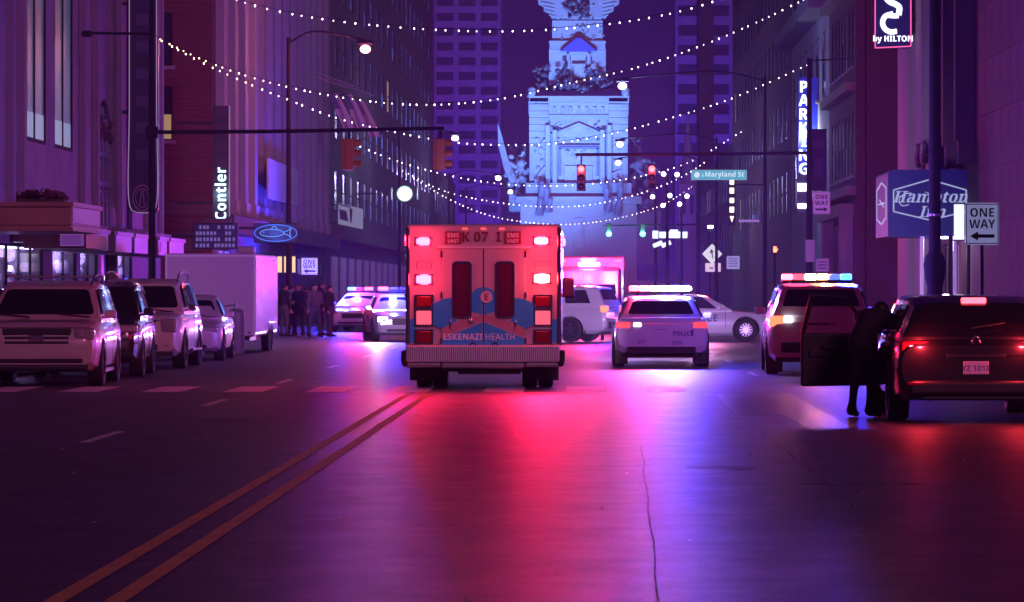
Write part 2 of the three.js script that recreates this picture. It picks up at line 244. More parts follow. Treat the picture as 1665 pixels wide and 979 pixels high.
const SED = { L: 5.0, W: 1.98, H: 1.47, R: 0.36, low: sedLow, belt: 0.95, cab: [[0.27, 0.93, 0.92, 0.9], [0.42, 1.38, 0.93, 0.68], [0.53, 1.47, 0.93, 0.7], [0.7, 1.44, 0.92, 0.68], [0.76, 1.38, 0.91, 0.66], [0.9, 0.99, 0.86, 0.84]], axles: [0.185, 0.79], windows: [[0.36, 0.54, 0.45, 0.54], [0.555, 0.75, 0.555, 0.71]], mirror: 0.35, handles: [0.52, 0.72], seams: [0.31, 0.548, 0.755], tyre: tyreGeo(0.36, 0.24), rim: rimGeo(0.36, 0.24, 12), rimMat: M('steel_police_wheel', [0.4, 0.4, 0.43], 0.3, 0.9), glassLow: 0.08 };
const plateTex = (s, bg, fg) => { const c = document.createElement('canvas'); c.width = 128; c.height = 64; const x = c.getContext('2d'); x.fillStyle = bg; x.fillRect(0, 0, 128, 64); x.fillStyle = fg; x.font = 'bold 40px sans-serif'; x.textAlign = 'center'; x.fillText(s, 64, 48); const t = new THREE.CanvasTexture(c); t.colorSpace = THREE.SRGBColorSpace; return t; };
const silver = paint('silver_paint', [0.46, 0.4, 0.39]), policeWhite = paint('white_car_paint', [0.5, 0.5, 0.54], 0.32), blackPaint = paint('black_car_paint', [0.012, 0.012, 0.014], 0.25), wheat = paint('pale_car_paint', [0.58, 0.54, 0.5]);
const addAt = (t, name, geo, mat, label) => obj(name, geo, mat, t, label);

// The front of a parked car: grille, lamps, bumper, plate.
function frontFace({ t, W, L }, o) {
  const z = L / 2;
  obj('grille', o.grille(z), o.grilleMat ?? black, t);
  for (const sx of [-1, 1]) { obj('headlight', o.lamp(z, sx), headOff, t); if (o.fog) obj('fog_light', new THREE.CylinderGeometry(0.05, 0.055, 0.05, 14).rotateX(Math.PI / 2).translate(sx * o.fog[0], o.fog[1], z - o.fog[2]), headOff, t); }
  obj('bumper', o.bumper(z), o.bumperMat ?? black, t);
  obj('panel_gap', [bx(W * 1.72, 0.01, 0.012, 0, o.gap ?? 0.975, z - 0.012)], black, t);
  for (const sx of [-1, 1]) obj('wiper', bar(V(sx * 0.5 + 0.25, (o.wipe ?? 1.14), z - 1.22), V(sx * 0.5 - 0.28, (o.wipe ?? 1.14) + 0.05, z - 1.3), 0.011), black, t);
  if (o.mark) obj('badge', o.mark(z), chrome, t);
}
const slatsZ = (w, y0, y1, n, z, d = 0.03, x = 0) => Array.from({ length: n }, (_, i) => rb(w, (y1 - y0) / n * 0.55, d, 0.006, x, lerp(y0, y1, (i + 0.5) / n), z));
{ // first parked car: pale police-type SUV, roof rack, wide dark grille
  const Z = 60, c = makeCar('parked_car', 'pale SUV with wide black grille, parked nearest of the kerbside row', 'car', { ...SUV, paint: silver, W: 2.02, seams: [0.29, 0.535, 0.72] }, [X(48, 60), 0, -(Z + 2.5)], 0.045, 'cars parked along the kerb');
  frontFace(c, {
    grille: (z) => [rb(1.12, 0.32, 0.06, 0.03, 0, 0.8, z - 0.045), ...slatsZ(1.04, 0.69, 0.92, 3, z - 0.005, 0.03)], bumper: (z) => [rb(1.5, 0.15, 0.07, 0.03, 0, 0.47, z - 0.055), rb(1.66, 0.12, 0.16, 0.04, 0, 0.33, z - 0.13)],
    lamp: (z, sx) => [rb(0.34, 0.19, 0.2, 0.05, sx * 0.77, 0.87, z - 0.085), rb(0.1, 0.1, 0.04, 0.03, sx * 0.7, 0.87, z + 0.015)], fog: [0.74, 0.52, 0.06], mark: (z) => [rb(0.24, 0.1, 0.03, 0.02, 0, 0.81, z + 0.015)],
  });
  for (const sx of [-1, 1]) obj('roof_rail', tube([V(sx * 0.72, 1.68, 0.5), V(sx * 0.73, 1.79, 0.3), V(sx * 0.73, 1.8, -1.4), V(sx * 0.7, 1.68, -1.7)], 0.018, 20), black, c.t);
  for (const z of [0.1, -1.2]) obj('roof_crossbar', rb(1.46, 0.03, 0.07, 0.012, 0, 1.81, z), steel, c.t);
  obj('lower_trim', [bx(1.94, 0.06, 2.0, 0, 0.24, -0.1)], black, c.t);
}
{ // second: black SUV
  const Z = 66.6, c = makeCar('parked_car', 'black car with chrome trim between the two pale parked SUVs', 'car', { ...SUV, paint: blackPaint, H: 1.7, L: 4.7, rim: rimGeo(0.375, 0.25, 7) }, [X(222, Z) - 1.05, 0, -(Z + 2.3)], 0.05, 'cars parked along the kerb');
  frontFace(c, {
    grille: (z) => slatsZ(0.9, 0.66, 0.92, 5, z - 0.02, 0.05), grilleMat: chrome, bumper: (z) => [rb(1.5, 0.1, 0.06, 0.03, 0, 0.45, z - 0.05), rb(1.2, 0.04, 0.04, 0.01, 0, 0.56, z)],
    lamp: (z, sx) => [rb(0.34, 0.15, 0.22, 0.05, sx * 0.77, 0.88, z - 0.1)], fog: [0.72, 0.5, 0.05], mark: (z) => [new THREE.TorusGeometry(0.06, 0.012, 8, 20).translate(0, 0.96, z)],
  });
}
{ // third: large pale SUV with squarish lamps
  const Z = 73.6, c = makeCar('parked_car', 'large pale SUV with square headlamps and roof rails, ahead of the white trailer', 'car', { ...SUV, paint: wheat, H: 1.84, W: 2.04, belt: 1.14, low: suvLow.map(([f, a, b, w]) => [f, a, b * 1.03, Math.max(w, 0.86)]), cab: SUV.cab.map(([f, y, a, b]) => [f, y * 1.04, a, b]), rimMat: rimM, tyre: tyreGeo(0.395, 0.26), rim: rimGeo(0.395, 0.26, 6), R: 0.395, L: 5.1, mirrorMat: chrome }, [X(293, Z) - 1.03, 0, -(Z + 2.55)], 0.01, 'cars parked along the kerb');
  frontFace(c, {
    grille: (z) => [prism([[-0.52, 0.98], [0.52, 0.98], [0.36, 0.68], [-0.36, 0.68]], 0.05, 0.01).translate(0, 0, z - 0.05), ...slatsZ(0.8, 0.72, 0.95, 3, z + 0.015, 0.02)], bumper: (z) => [rb(1.1, 0.15, 0.06, 0.04, 0, 0.45, z - 0.035), bx(1.7, 0.1, 0.2, 0, 0.3, z - 0.16)],
    lamp: (z, sx) => [rb(0.33, 0.28, 0.2, 0.05, sx * 0.77, 0.86, z - 0.085)], fog: [0.72, 0.5, 0.04], mark: (z) => [rb(0.22, 0.08, 0.03, 0.02, 0, 0.84, z + 0.03)],
  });
  for (const sx of [-1, 1]) { obj('roof_rail', tube([V(sx * 0.74, 1.78, 0.5), V(sx * 0.75, 1.9, 0.3), V(sx * 0.75, 1.91, -1.5), V(sx * 0.72, 1.78, -1.8)], 0.02, 20), chrome, c.t); obj('running_board', rb(0.14, 0.06, 1.8, 0.02, sx * 1.03, 0.36, -0.1), chrome, c.t); }
}
{ // fourth, mostly hidden
  const Z = 82, c = makeCar('parked_car', 'silver car mostly hidden behind the large pale SUV', 'car', { ...SED, paint: silver, rimMat: rimM, rim: rimGeo(0.36, 0.24, 8) }, [X(356, Z) - 1.0, 0, -(Z + 2.5)], 0.03, 'cars parked along the kerb');
  frontFace(c, { grille: (z) => slatsZ(0.9, 0.5, 0.7, 4, z - 0.03, 0.04), bumper: (z) => [rb(1.3, 0.12, 0.06, 0.03, 0, 0.34, z - 0.06)], lamp: (z, sx) => [rb(0.34, 0.13, 0.24, 0.05, sx * 0.74, 0.7, z - 0.13)], gap: 0.8, wipe: 0.97 });
}
{ // white box trailer
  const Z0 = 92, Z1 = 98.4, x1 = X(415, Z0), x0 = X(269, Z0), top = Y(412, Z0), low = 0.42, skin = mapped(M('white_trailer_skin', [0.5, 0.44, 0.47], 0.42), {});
  const t = thing('box_trailer', 'white enclosed box trailer with ribbed metal side, parked behind the pale SUV', 'trailer', [(x0 + x1) / 2, 0, -(Z0 + Z1) / 2]), w = x1 - x0, l = Z1 - Z0;
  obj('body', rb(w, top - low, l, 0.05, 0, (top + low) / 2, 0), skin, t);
  const sideMetal = M('ribbed_aluminium', [0.7, 0.7, 0.74], 0.25, 0.85);
  obj('side_skin', [bx(0.02, top - low - 0.2, l - 0.1, w / 2 + 0.005, (top + low) / 2, 0), ...Array.from({ length: 16 }, (_, i) => cyl(0.025, 0.025, top - low - 0.22, w / 2 + 0.012, low + 0.11, lerp(-l / 2 + 0.2, l / 2 - 0.2, i / 15), 8))], sideMetal, t);
  each('corner_trim', [bx(0.05, top - low, 0.02, w / 2 - 0.02, (top + low) / 2, l / 2 + 0.004), bx(0.05, top - low, 0.02, -w / 2 + 0.02, (top + low) / 2, l / 2 + 0.004), bx(w, 0.05, 0.02, 0, top - 0.06, l / 2 + 0.006)], whitePaint, t);
  each('front_skin', [0.25, 0.5, 0.75].map((k) => bx(0.012, top - low - 0.16, 0.008, lerp(-w / 2, w / 2, k), (top + low) / 2, l / 2 + 0.003)), skin, t);
  obj('roof_vent', [rb(0.42, 0.2, 0.5, 0.06, w / 2 - 0.3, top + 0.09, l / 2 - 0.9), bx(0.36, 0.06, 0.42, w / 2 - 0.3, top + 0.01, l / 2 - 0.9)], M('beige_plastic', [0.4, 0.33, 0.28], 0.5), t);
  for (const [dz, sx] of [[-0.5, 1], [-1.4, 1], [-0.5, -1], [-1.4, -1]]) { const k = new THREE.Group(); k.name = 'wheel'; k.position.set(sx * (w / 2 - 0.06), 0.33, dz); t.add(k); obj('tyre', tyreGeo(0.33, 0.2), rubber, k); const r = obj('rim', rimGeo(0.33, 0.2, 5), rimM, k); if (sx < 0) r.rotation.y = Math.PI; }
  obj('fender', [rb(0.1, 0.05, 1.9, 0.02, w / 2 + 0.04, 0.74, -0.95)], sideMetal, t);
  obj('tongue', [bar(V(-0.6, 0.4, l / 2), V(0, 0.42, l / 2 + 1.1), 0.05), bar(V(0.6, 0.4, l / 2), V(0, 0.42, l / 2 + 1.1), 0.05), cyl(0.04, 0.04, 0.5, 0, 0.02, l / 2 + 0.9, 10)], black, t);
  obj('chassis', [bx(w - 0.3, 0.1, l - 0.3, 0, 0.36, 0)], black, t);
  for (const sx of [-1, 1]) obj('marker_light', rb(0.08, 0.04, 0.03, 0.01, sx * (w / 2 - 0.15), low + 0.1, l / 2 + 0.01), redLens, t);
}
{ // the upright tank by the trailer's tongue
  const Z = 90.6, t = thing('gas_cylinder', 'tall grey cylinder with a valve handle standing before the white trailer', 'cylinder', [X(384, Z), 0, -Z]), gm = M('grey_cylinder_paint', [0.2, 0.18, 0.19], 0.45), r = 14 / F * Z;
  obj('tank', new THREE.LatheGeometry([[0.001, 0], [r, 0.02], [r, 0.98], [r * 0.8, 1.08], [r * 0.35, 1.12], [0.001, 1.13]].map(([a, b]) => new THREE.Vector2(a, b)), 24), gm, t);
  obj('valve', [cyl(0.045, 0.045, 0.16, 0, 1.1, 0), cyl(0.07, 0.07, 0.03, 0, 1.22, 0)], steel, t);
  obj('handle', tube([V(-0.02, 1.2, 0), V(-0.2, 1.19, 0), V(-0.42, 1.15, 0)], 0.025), steel, t);
  obj('guard_hoop', [tube([V(-0.5, 0.72, 0), V(-0.52, 1.2, 0), V(-0.66, 1.34, 0), V(-0.8, 1.2, 0), V(-0.82, 0.72, 0)], 0.02, 24), bar(V(-0.5, 0, 0), V(-0.5, 0.72, 0), 0.02), bar(V(-0.82, 0, 0), V(-0.82, 0.72, 0), 0.02)], steel, t);
}

// ---- police cars
const bars = {};
const segGlow = (c, k) => bars[c + k] ??= glow('lightbar_glow_' + c, ...{ red: [1, 0.05, 0.09], blue: [0.08, 0.16, 1], cyan: [0.03, 0.22, 1], white: [1, 0.92, 1], warm: [1, 0.9, 0.45], orange: [1, 0.32, 0.1], off: [0.02, 0.01, 0.03] }[c], k);
function lightbar(t, y, z, w, segs) {                                 // segs: [colour, strength] from the left as seen from +z
  const g = new THREE.Group(); g.name = 'light_bar'; g.position.set(0, y, z); t.add(g);
  obj('base', [rb(w, 0.05, 0.3, 0.02, 0, 0.03, 0), bx(0.06, 0.06, 0.2, -w * 0.36, -0.02, 0), bx(0.06, 0.06, 0.2, w * 0.36, -0.02, 0)], black, g);
  const n = segs.length, sw = w / n;
  segs.forEach(([c, k], i) => obj('light_segment', rb(sw * 0.94, 0.115, 0.27, 0.03, -w / 2 + (i + 0.5) * sw, 0.112, 0), segGlow(c, k), g));
}
function rearFace({ t, W, L }, o) {
  const z = -L / 2;
  for (const sx of [-1, 1]) obj('tail_light', o.lamp(z, sx), o.lampMat ?? redLens, t);
  obj('bumper', o.bumper(z), o.bumperMat ?? black, t);
  if (o.plate) { const [w, h, y, dz, mat] = o.plate; obj('license_plate', rb(w, h, 0.015, 0.006, o.px ?? 0, y, z - dz), mat, t); }
}
const plateW = mapped(M('police_plate', [0.8, 0.8, 0.8], 0.5), { map: plateTex('3217', '#dfe3ee', '#5b2f7a') }), plateB = mapped(M('car_plate', [0.8, 0.8, 0.8], 0.5), { map: plateTex('YZ 1018', '#dfe8ff', '#5a78c8') });
// Police sedan, seen from behind in the middle of the street.
const ZC = 75.6, sed = makeCar('police_sedan', 'white police sedan seen from behind with blazing roof lights and full-width tail lamp', 'police car', { ...SED, paint: policeWhite }, [X(1076, ZC), 0, -(ZC + 2.5)], Math.PI, 'police vehicles with roof lights');
{
  rearFace(sed, {
    lamp: (z, sx) => [rb(0.3, 0.13, 0.1, 0.03, sx * 0.79, 0.86, z + 0.035)], lampMat: glow('sedan_tail_glow', 1, 0.06, 0.09, 1.4),
    bumper: (z) => [rb(1.4, 0.16, 0.1, 0.03, 0, 0.34, z + 0.03), bx(1.5, 0.12, 0.3, 0, 0.25, z + 0.26)], plate: [0.5, 0.17, 0.66, -0.01, plateW],
  });
  const z = -2.5;
  obj('light_strip', rb(1.32, 0.05, 0.05, 0.015, 0, 0.89, z + 0.025), glow('tail_strip_glow', 1, 0.05, 0.12, 0.8), sed.t);
  obj('boot_lid_gap', [bx(1.45, 0.008, 0.02, 0, 0.78, z + 0.018), bx(0.3, 0.02, 0.02, 0, 0.77, z + 0.01)], black, sed.t);
  obj('spoiler', rb(1.6, 0.035, 0.16, 0.014, 0, 1.005, z + 0.12), policeWhite, sed.t);
  for (const sx of [-1, 1]) { obj('exhaust', new THREE.CylinderGeometry(0.05, 0.05, 0.14, 14, 1, true).rotateX(Math.PI / 2).translate(sx * 0.62, 0.27, z + 0.1), chrome, sed.t); obj('mud_flap', bx(0.26, 0.3, 0.02, sx * 0.82, 0.2, -1.9), black, sed.t); }
  obj('lettering', [place(text('POLICE', 0.09, 0.006), 0.42, 0.69, 0, Math.PI).translate(-0.86, 0, z - 0.003), place(text('1210', 0.075, 0.006), -0.3, 0.5, z + 0.0, Math.PI), place(text('317', 0.07, 0.006), 0.42, 0.52, z + 0.0, Math.PI)], M('dark_blue_letters', [0.05, 0.05, 0.2], 0.5), sed.t);
  obj('badge', [rb(0.05, 0.12, 0.01, 0.004, -0.62, 0.7, z - 0.0)], M('dark_badge', [0.03, 0.03, 0.06], 0.4), sed.t);
  // front
  obj('grille', [rb(0.9, 0.2, 0.05, 0.03, 0, 0.6, 2.5 - 0.02)], black, sed.t); obj('front_bumper', [rb(1.2, 0.1, 0.06, 0.03, 0, 0.36, 2.45)], black, sed.t);
  for (const s of [-1, 1]) obj('headlight', rb(0.34, 0.13, 0.2, 0.04, s * 0.72, 0.68, 2.32), headOff, sed.t);
  for (const s of [-1, 1]) obj('side_lettering', place(text('POLICE', 0.22, 0.006), s * 0.992, 0.72, 0.2, s * Math.PI / 2), M('navy_letters', [0.03, 0.04, 0.16], 0.5), sed.t);
}
const farA = copy(sed.t, 'white police sedan facing the camera with one glaring headlamp, half hidden by the ambulance', [X(642, 112), 0, -114.6], 0.14), farB = copy(sed.t, 'white police sedan farther back, its roof lights just clear of the first one', [X(585, 137), 0, -139.5], -0.1), farC = copy(sed.t, 'white police sedan standing side-on across the junction with bright front wheel', [X(1260, 113) - 2.5, 0, -113], Math.PI / 2);
lightbar(sed.t, 1.5, -0.2, 1.3, [['white', 14], ['blue', 160], ['warm', 16], ['white', 12], ['red', 45], ['red', 16]]);
lightbar(farA, 1.5, -0.2, 1.3, [['red', 10], ['off', 1], ['off', 1], ['cyan', 9]]);
lightbar(farB, 1.5, -0.2, 1.3, [['cyan', 9], ['off', 1], ['red', 12], ['off', 1]]);
lightbar(farC, 1.5, -0.2, 1.3, [['white', 18], ['red', 9], ['off', 1], ['blue', 9]]);
obj('bright_headlight', rb(0.3, 0.13, 0.06, 0.03, -0.72, 0.68, 2.45), glow('headlamp_glow', 1, 0.95, 1, 30), farA);
// Police SUV, seen from behind near the kerb on the other side.
const ZS = 68.6, suv = makeCar('police_suv', 'white police SUV seen from behind, amber roof lights, next to the open black door', 'police car', { ...SUV, paint: policeWhite, rimMat: rimDark, H: 1.7, cab: SUV.cab.map(([f, y, a, b]) => [f, Math.min(y, 1.7), a, b]) }, [X(1250, ZS) + 1.03, 0, -(ZS + 2.5)], Math.PI - 0.02, 'police vehicles with roof lights');
{
  rearFace(suv, {
    lamp: (z, sx) => [rb(0.3, 0.2, 0.2, 0.05, sx * 0.82, 1.0, z + 0.1)], lampMat: glow('suv_tail_glow', 1, 0.2, 0.09, 2.2),
    bumper: (z) => [rb(1.5, 0.2, 0.12, 0.04, 0, 0.52, z + 0.03), bx(1.7, 0.14, 0.3, 0, 0.31, z + 0.24)], plate: [0.31, 0.16, 0.82, -0.01, plateW],
  });
  const z = -2.5;
  obj('tailgate_line', [bx(1.5, 0.012, 0.02, 0, 0.66, z + 0.012), bx(0.5, 0.03, 0.03, 0, 0.95, z + 0.015)], black, suv.t);
  obj('lettering', [place(text('POLICE', 0.13, 0.006), 0.1, 0.72, z + 0.0, Math.PI)], M('suv_letters', [0.1, 0.08, 0.2], 0.5), suv.t);
  for (const sx of [-1, 1]) obj('side_lettering', place(text('POLICE', 0.18, 0.006), sx * 1.0, 0.86, -0.35, sx * Math.PI / 2), M('side_letters', [0.25, 0.16, 0.05], 0.5), suv.t);
  obj('grille', rb(0.9, 0.26, 0.06, 0.03, 0, 0.8, 2.46), black, suv.t);
  for (const sx of [-1, 1]) obj('headlight', rb(0.32, 0.18, 0.16, 0.05, sx * 0.76, 0.88, 2.36), headOff, suv.t);
  for (const sx of [-1, 1]) obj('mud_flap', bx(0.28, 0.36, 0.02, sx * 0.84, 0.22, -1.82), black, suv.t);
}
const suvB = copy(suv.t, 'white police SUV turned across the street between the ambulance and the police sedan', [X(873, 112), 0, -112], -Math.PI / 2 - 0.3);
lightbar(suv.t, 1.72, -0.35, 1.35, [['cyan', 9], ['blue', 2], ['orange', 20], ['warm', 34], ['red', 4], ['red', 16]]);
lightbar(suvB, 1.72, -0.35, 1.35, [['red', 10], ['red', 6], ['off', 1], ['red', 8]]);
obj('reverse_light', rb(0.16, 0.1, 0.04, 0.02, 0.62, 1.03, -2.5), white2, suv.t);
obj('reverse_light', rb(0.16, 0.09, 0.04, 0.02, 0.5, 0.87, -2.505), glow('reverse_lamp_glow', 0.8, 0.75, 1, 3), sed.t);
// Black SUV with its driver's door open.
const ZB = 44, blk = makeCar('black_suv', 'black SUV with glowing red brake lamps and its driver door swung open', 'car', { ...SUV, paint: blackPaint, L: 4.8, W: 1.95, H: 1.52, belt: 1.02, low: suvLow.map(([f, a, b, w]) => [f, a, b * 0.93, w]), cab: SUV.cab.map(([f, y, a, b]) => [f, y <= 1.11 ? 1.02 : y - 0.21, a, b]), rim: rimGeo(0.375, 0.25, 10), handles: [0.7] }, [X(1592, ZB), 0, -(ZB + 2.4)], Math.PI - 0.015);
{
  const z = -2.4, t = blk.t;
  rearFace(blk, {
    lamp: (zz, sx) => [rb(0.42, 0.16, 0.16, 0.05, sx * 0.7, 0.9, zz + 0.11)], lampMat: redLens,
    bumper: (zz) => [rb(1.6, 0.18, 0.12, 0.05, 0, 0.42, zz + 0.03), rb(1.3, 0.05, 0.1, 0.02, 0, 0.3, zz + 0.04)], plate: [0.305, 0.155, 0.66, 0.0, plateB],
  });
  for (const sx of [-1, 1]) obj('brake_light', rb(0.27, 0.045, 0.03, 0.012, sx * 0.66, 0.905, z + 0.03), brakeOn, t);
  obj('high_brake_light', rb(0.3, 0.07, 0.06, 0.02, 0, 1.462, z + 0.33), glow('high_brake_glow', 1, 0.05, 0.08, 8), t);
  obj('tailgate_trim', [bx(1.2, 0.02, 0.02, 0, 0.8, z + 0.01), rb(0.7, 0.05, 0.05, 0.012, 0, 0.8, z + 0.02)], black, t);
  obj('plate_recess', rb(0.44, 0.24, 0.02, 0.02, 0, 0.66, z + 0.012), black, t);
  obj('rear_wiper', bar(V(0.05, 1.13, z + 0.06), V(-0.35, 1.2, z + 0.1), 0.012), black, t);
  obj('badge', [new THREE.TorusGeometry(0.05, 0.01, 8, 20).rotateY(Math.PI).translate(0, 0.98, z + 0.03), rb(0.16, 0.02, 0.01, 0.004, 0.5, 0.75, z + 0.005)], chrome, t);
  for (const sx of [-1, 1]) { obj('exhaust', new THREE.CylinderGeometry(0.045, 0.045, 0.12, 14, 1, true).rotateX(Math.PI / 2).translate(sx * 0.55, 0.3, z + 0.06), chrome, t); obj('window_trim', bar(V(sx * 0.96, 1.1, 0.55), V(sx * 0.93, 1.1, -2.0), 0.012), chrome, t); obj('reflector', rb(0.2, 0.035, 0.02, 0.008, sx * 0.72, 0.47, z - 0.028), redLens, t); }
  // driver's door: hinged at the front of the door opening, on the +x side of the car (the left one as seen from behind)
  const d = new THREE.Group(); d.name = 'open_door'; d.position.set(0.955, 0, 0.98); d.rotation.y = -Math.PI * 0.40; t.add(d);
  obj('door_panel', [rb(0.09, 0.68, 1.04, 0.03, 0, 0.7, -0.53), rb(0.05, 0.1, 0.9, 0.02, -0.05, 0.78, -0.52)], M('black_door_trim', [0.012, 0.011, 0.014], 0.45), d);
  obj('window_frame', [bar(V(0, 1.02, -0.08), V(-0.12, 1.5, -0.5), 0.022), bar(V(-0.12, 1.5, -0.5), V(-0.13, 1.52, -0.95), 0.022), bar(V(-0.13, 1.52, -0.95), V(0, 1.02, -1.03), 0.03)], black, d);
  obj('door_window', panel(V(0.0, 1.04, -1.01), V(0.0, 1.04, -0.1), V(-0.12, 1.49, -0.5), V(-0.13, 1.51, -0.95), 0.004, 0.008, 0.02, 0.01), PM('smoked_pane', [0.75, 0.72, 0.85], 0.03, { transmission: 1, thickness: 0 }), d);
  obj('mirror', [rb(0.2, 0.16, 0.1, 0.04, 0.14, 1.1, -0.12)], black, d);
  obj('armrest', rb(0.08, 0.06, 0.5, 0.02, -0.09, 0.86, -0.55), black, d);
  obj('door_sill', rb(0.02, 0.03, 0.34, 0.008, -0.056, 0.43, -0.5), chrome, d);
}

// ------------------------------------------------------------------ ambulance, seen squarely from behind
const ZA = 59.3, amb = thing('ambulance', 'white and blue ambulance with red lights on its tall square back, on the crosswalk', 'ambulance', [X(786, ZA), 0, -ZA]);
{
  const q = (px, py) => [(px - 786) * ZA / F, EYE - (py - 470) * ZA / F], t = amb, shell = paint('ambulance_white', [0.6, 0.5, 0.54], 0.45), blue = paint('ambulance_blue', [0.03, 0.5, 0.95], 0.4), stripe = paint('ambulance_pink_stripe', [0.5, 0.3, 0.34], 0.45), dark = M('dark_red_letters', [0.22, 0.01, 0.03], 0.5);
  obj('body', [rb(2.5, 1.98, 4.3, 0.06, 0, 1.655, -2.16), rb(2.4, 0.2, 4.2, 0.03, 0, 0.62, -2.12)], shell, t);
  each('corner_post', [rb(0.07, 1.9, 0.06, 0.02, -1.215, 1.64, 0.0), rb(0.07, 1.9, 0.06, 0.02, 1.215, 1.64, 0.0)], chrome, t);
  // doors with all that sits on them
  for (const s of [-1, 1]) {
    const d = obj('rear_door', rb(0.665, 1.565, 0.03, 0.012, s * 0.336, 1.475, 0.012), shell, t);
    obj('window', rb(0.27, 0.87, 0.012, 0.05, s * 0.345, 1.585, 0.03), PM('rear_window_glass', [0.1, 0.018, 0.06], 0.12), d);  // reflected pink haze put into the glass colour
    const fr = new THREE.Shape(), hole = new THREE.Path(), rect = (p, w, h, r) => { p.moveTo(-w + r, -h); p.lineTo(w - r, -h); p.absarc(w - r, -h + r, r, -Math.PI / 2, 0); p.lineTo(w, h - r); p.absarc(w - r, h - r, r, 0, Math.PI / 2); p.lineTo(-w + r, h); p.absarc(-w + r, h - r, r, Math.PI / 2, Math.PI); p.lineTo(-w, -h + r); p.absarc(-w + r, -h + r, r, Math.PI, Math.PI * 1.5); };
    rect(fr, 0.16, 0.46, 0.07); rect(hole, 0.128, 0.428, 0.05); fr.holes.push(hole);
    obj('window_frame', new THREE.ExtrudeGeometry(fr, { depth: 0.025, bevelEnabled: false, curveSegments: 5 }).translate(s * 0.345, 1.585, 0.026), chrome, d);
    for (const y of [0.76, 1.5, 2.16]) obj('hinge', [cyl(0.02, 0.02, 0.1, s * 0.675, y - 0.05, 0.03, 10)], chrome, d);
    obj('grab_handle', [tube([V(s * 0.52, 0.98, 0.03), V(s * 0.52, 0.98, 0.08), V(s * 0.52, 1.1, 0.08), V(s * 0.52, 1.1, 0.03)], 0.012, 16)], chrome, d);
  }
  obj('door_gap', [bx(0.014, 1.57, 0.02, 0, 1.475, 0.018)], black, t);
  obj('door_latch', [rb(0.07, 0.1, 0.04, 0.015, -0.2, 1.09, 0.045), new THREE.SphereGeometry(0.035, 14, 10).translate(-0.2, 1.1, 0.075)], chrome, t);
  const px = (pts, dz, mat, name) => obj(name, prism(pts.map(([a, b]) => q(a, b)), 0.004).translate(0, 0, dz), mat, t);
  const mir = (pts) => pts.map(([a, b]) => [1572 - a, b]).reverse();
  const tri = [[718, 561], [784.6, 561], [784.6, 524], [718, 551]].reverse(), chev = [[718, 549], [784.6, 521.5], [784.6, 511], [745, 522], [718, 536]].reverse(), wing = [[699, 526], [717.5, 534.5], [743, 522], [735, 514], [734.5, 484], [717.5, 487], [699, 497]].reverse();
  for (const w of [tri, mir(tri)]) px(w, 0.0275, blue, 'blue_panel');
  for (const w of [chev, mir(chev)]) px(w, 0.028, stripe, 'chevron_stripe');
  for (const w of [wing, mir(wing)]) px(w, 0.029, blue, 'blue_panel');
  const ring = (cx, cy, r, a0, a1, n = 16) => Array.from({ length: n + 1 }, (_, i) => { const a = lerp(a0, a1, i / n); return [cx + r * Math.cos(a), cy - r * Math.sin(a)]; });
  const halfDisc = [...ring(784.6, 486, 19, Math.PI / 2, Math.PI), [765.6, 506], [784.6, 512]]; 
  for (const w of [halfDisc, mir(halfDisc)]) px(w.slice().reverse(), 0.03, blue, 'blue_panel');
  for (const w of [[[663, 519], [663, 557], [676, 557], [676, 519]]]) { px(w, 0.003, blue, 'blue_panel'); px(mir(w), 0.003, blue, 'blue_panel'); }
  const [ex, ey] = q(791, 483);
  obj('emblem', [new THREE.CylinderGeometry(0.085, 0.085, 0.012, 24).rotateX(Math.PI / 2).translate(ex, ey, 0.04), new THREE.TorusGeometry(0.085, 0.012, 8, 26).translate(ex, ey, 0.045)], M('emblem_white', [0.75, 0.75, 0.78], 0.4), t);
  obj('emblem_letter', place(text('E', 0.1, 0.006), ex, ey, 0.047), M('emblem_red', [0.4, 0.01, 0.04], 0.4), t);
  const [lx, ly] = q(779, 547.5), white = M('white_letters', [0.95, 0.95, 0.95], 0.5);
  obj('lettering', [place(text('ESKENAZI', 0.1, 0.005), lx - 0.26, ly, 0.031).scale(1, 1, 1), place(text('HEALTH', 0.1, 0.005, 'sans_regular'), lx + 0.34, ly, 0.031)], white, t);
  // above the doors: drip rail, boxes with writing, call letters
  obj('drip_rail', rb(1.52, 0.045, 0.07, 0.015, q(787, 0)[0], q(0, 402)[1], 0.03), whitePaint, t);
  for (const a of [737, 834]) {
    const [x, y] = q(a, 386.5);
    obj('sign_panel', [rb(0.27, 0.2, 0.02, 0.008, x, y, 0.006)], M('sign_red', [0.35, 0.03, 0.06], 0.5), t);
    obj('sign_lettering', [place(text('EMS', 0.07, 0.004), x, y + 0.04, 0.017), place(text('UNIT', 0.055, 0.004), x, y - 0.055, 0.017)], white, t);
  }
  each('call_letter', [place(text('K', 0.16, 0.006), q(758, 0)[0], q(0, 385)[1], 0.003), place(text('07', 0.16, 0.006), q(782, 0)[0], q(0, 385)[1], 0.003), place(text('I', 0.16, 0.006), q(811, 0)[0], q(0, 385)[1], 0.003)], dark, t);
  for (const a of [756, 786, 816]) obj('marker_light', rb(0.09, 0.035, 0.03, 0.012, q(a, 0)[0], q(0, 372)[1], 0.005), glow('marker_glow', 1, 0.08, 0.1, 1.5), t);
  // lamps
  const flash = glow('red_warning_glow', 1, 0.022, 0.09, 34), flashR = glow('strong_red_warning_glow', 1, 0.025, 0.09, 100), amber = glow('amber_warning_glow', 1, 0.045, 0.07, 100);
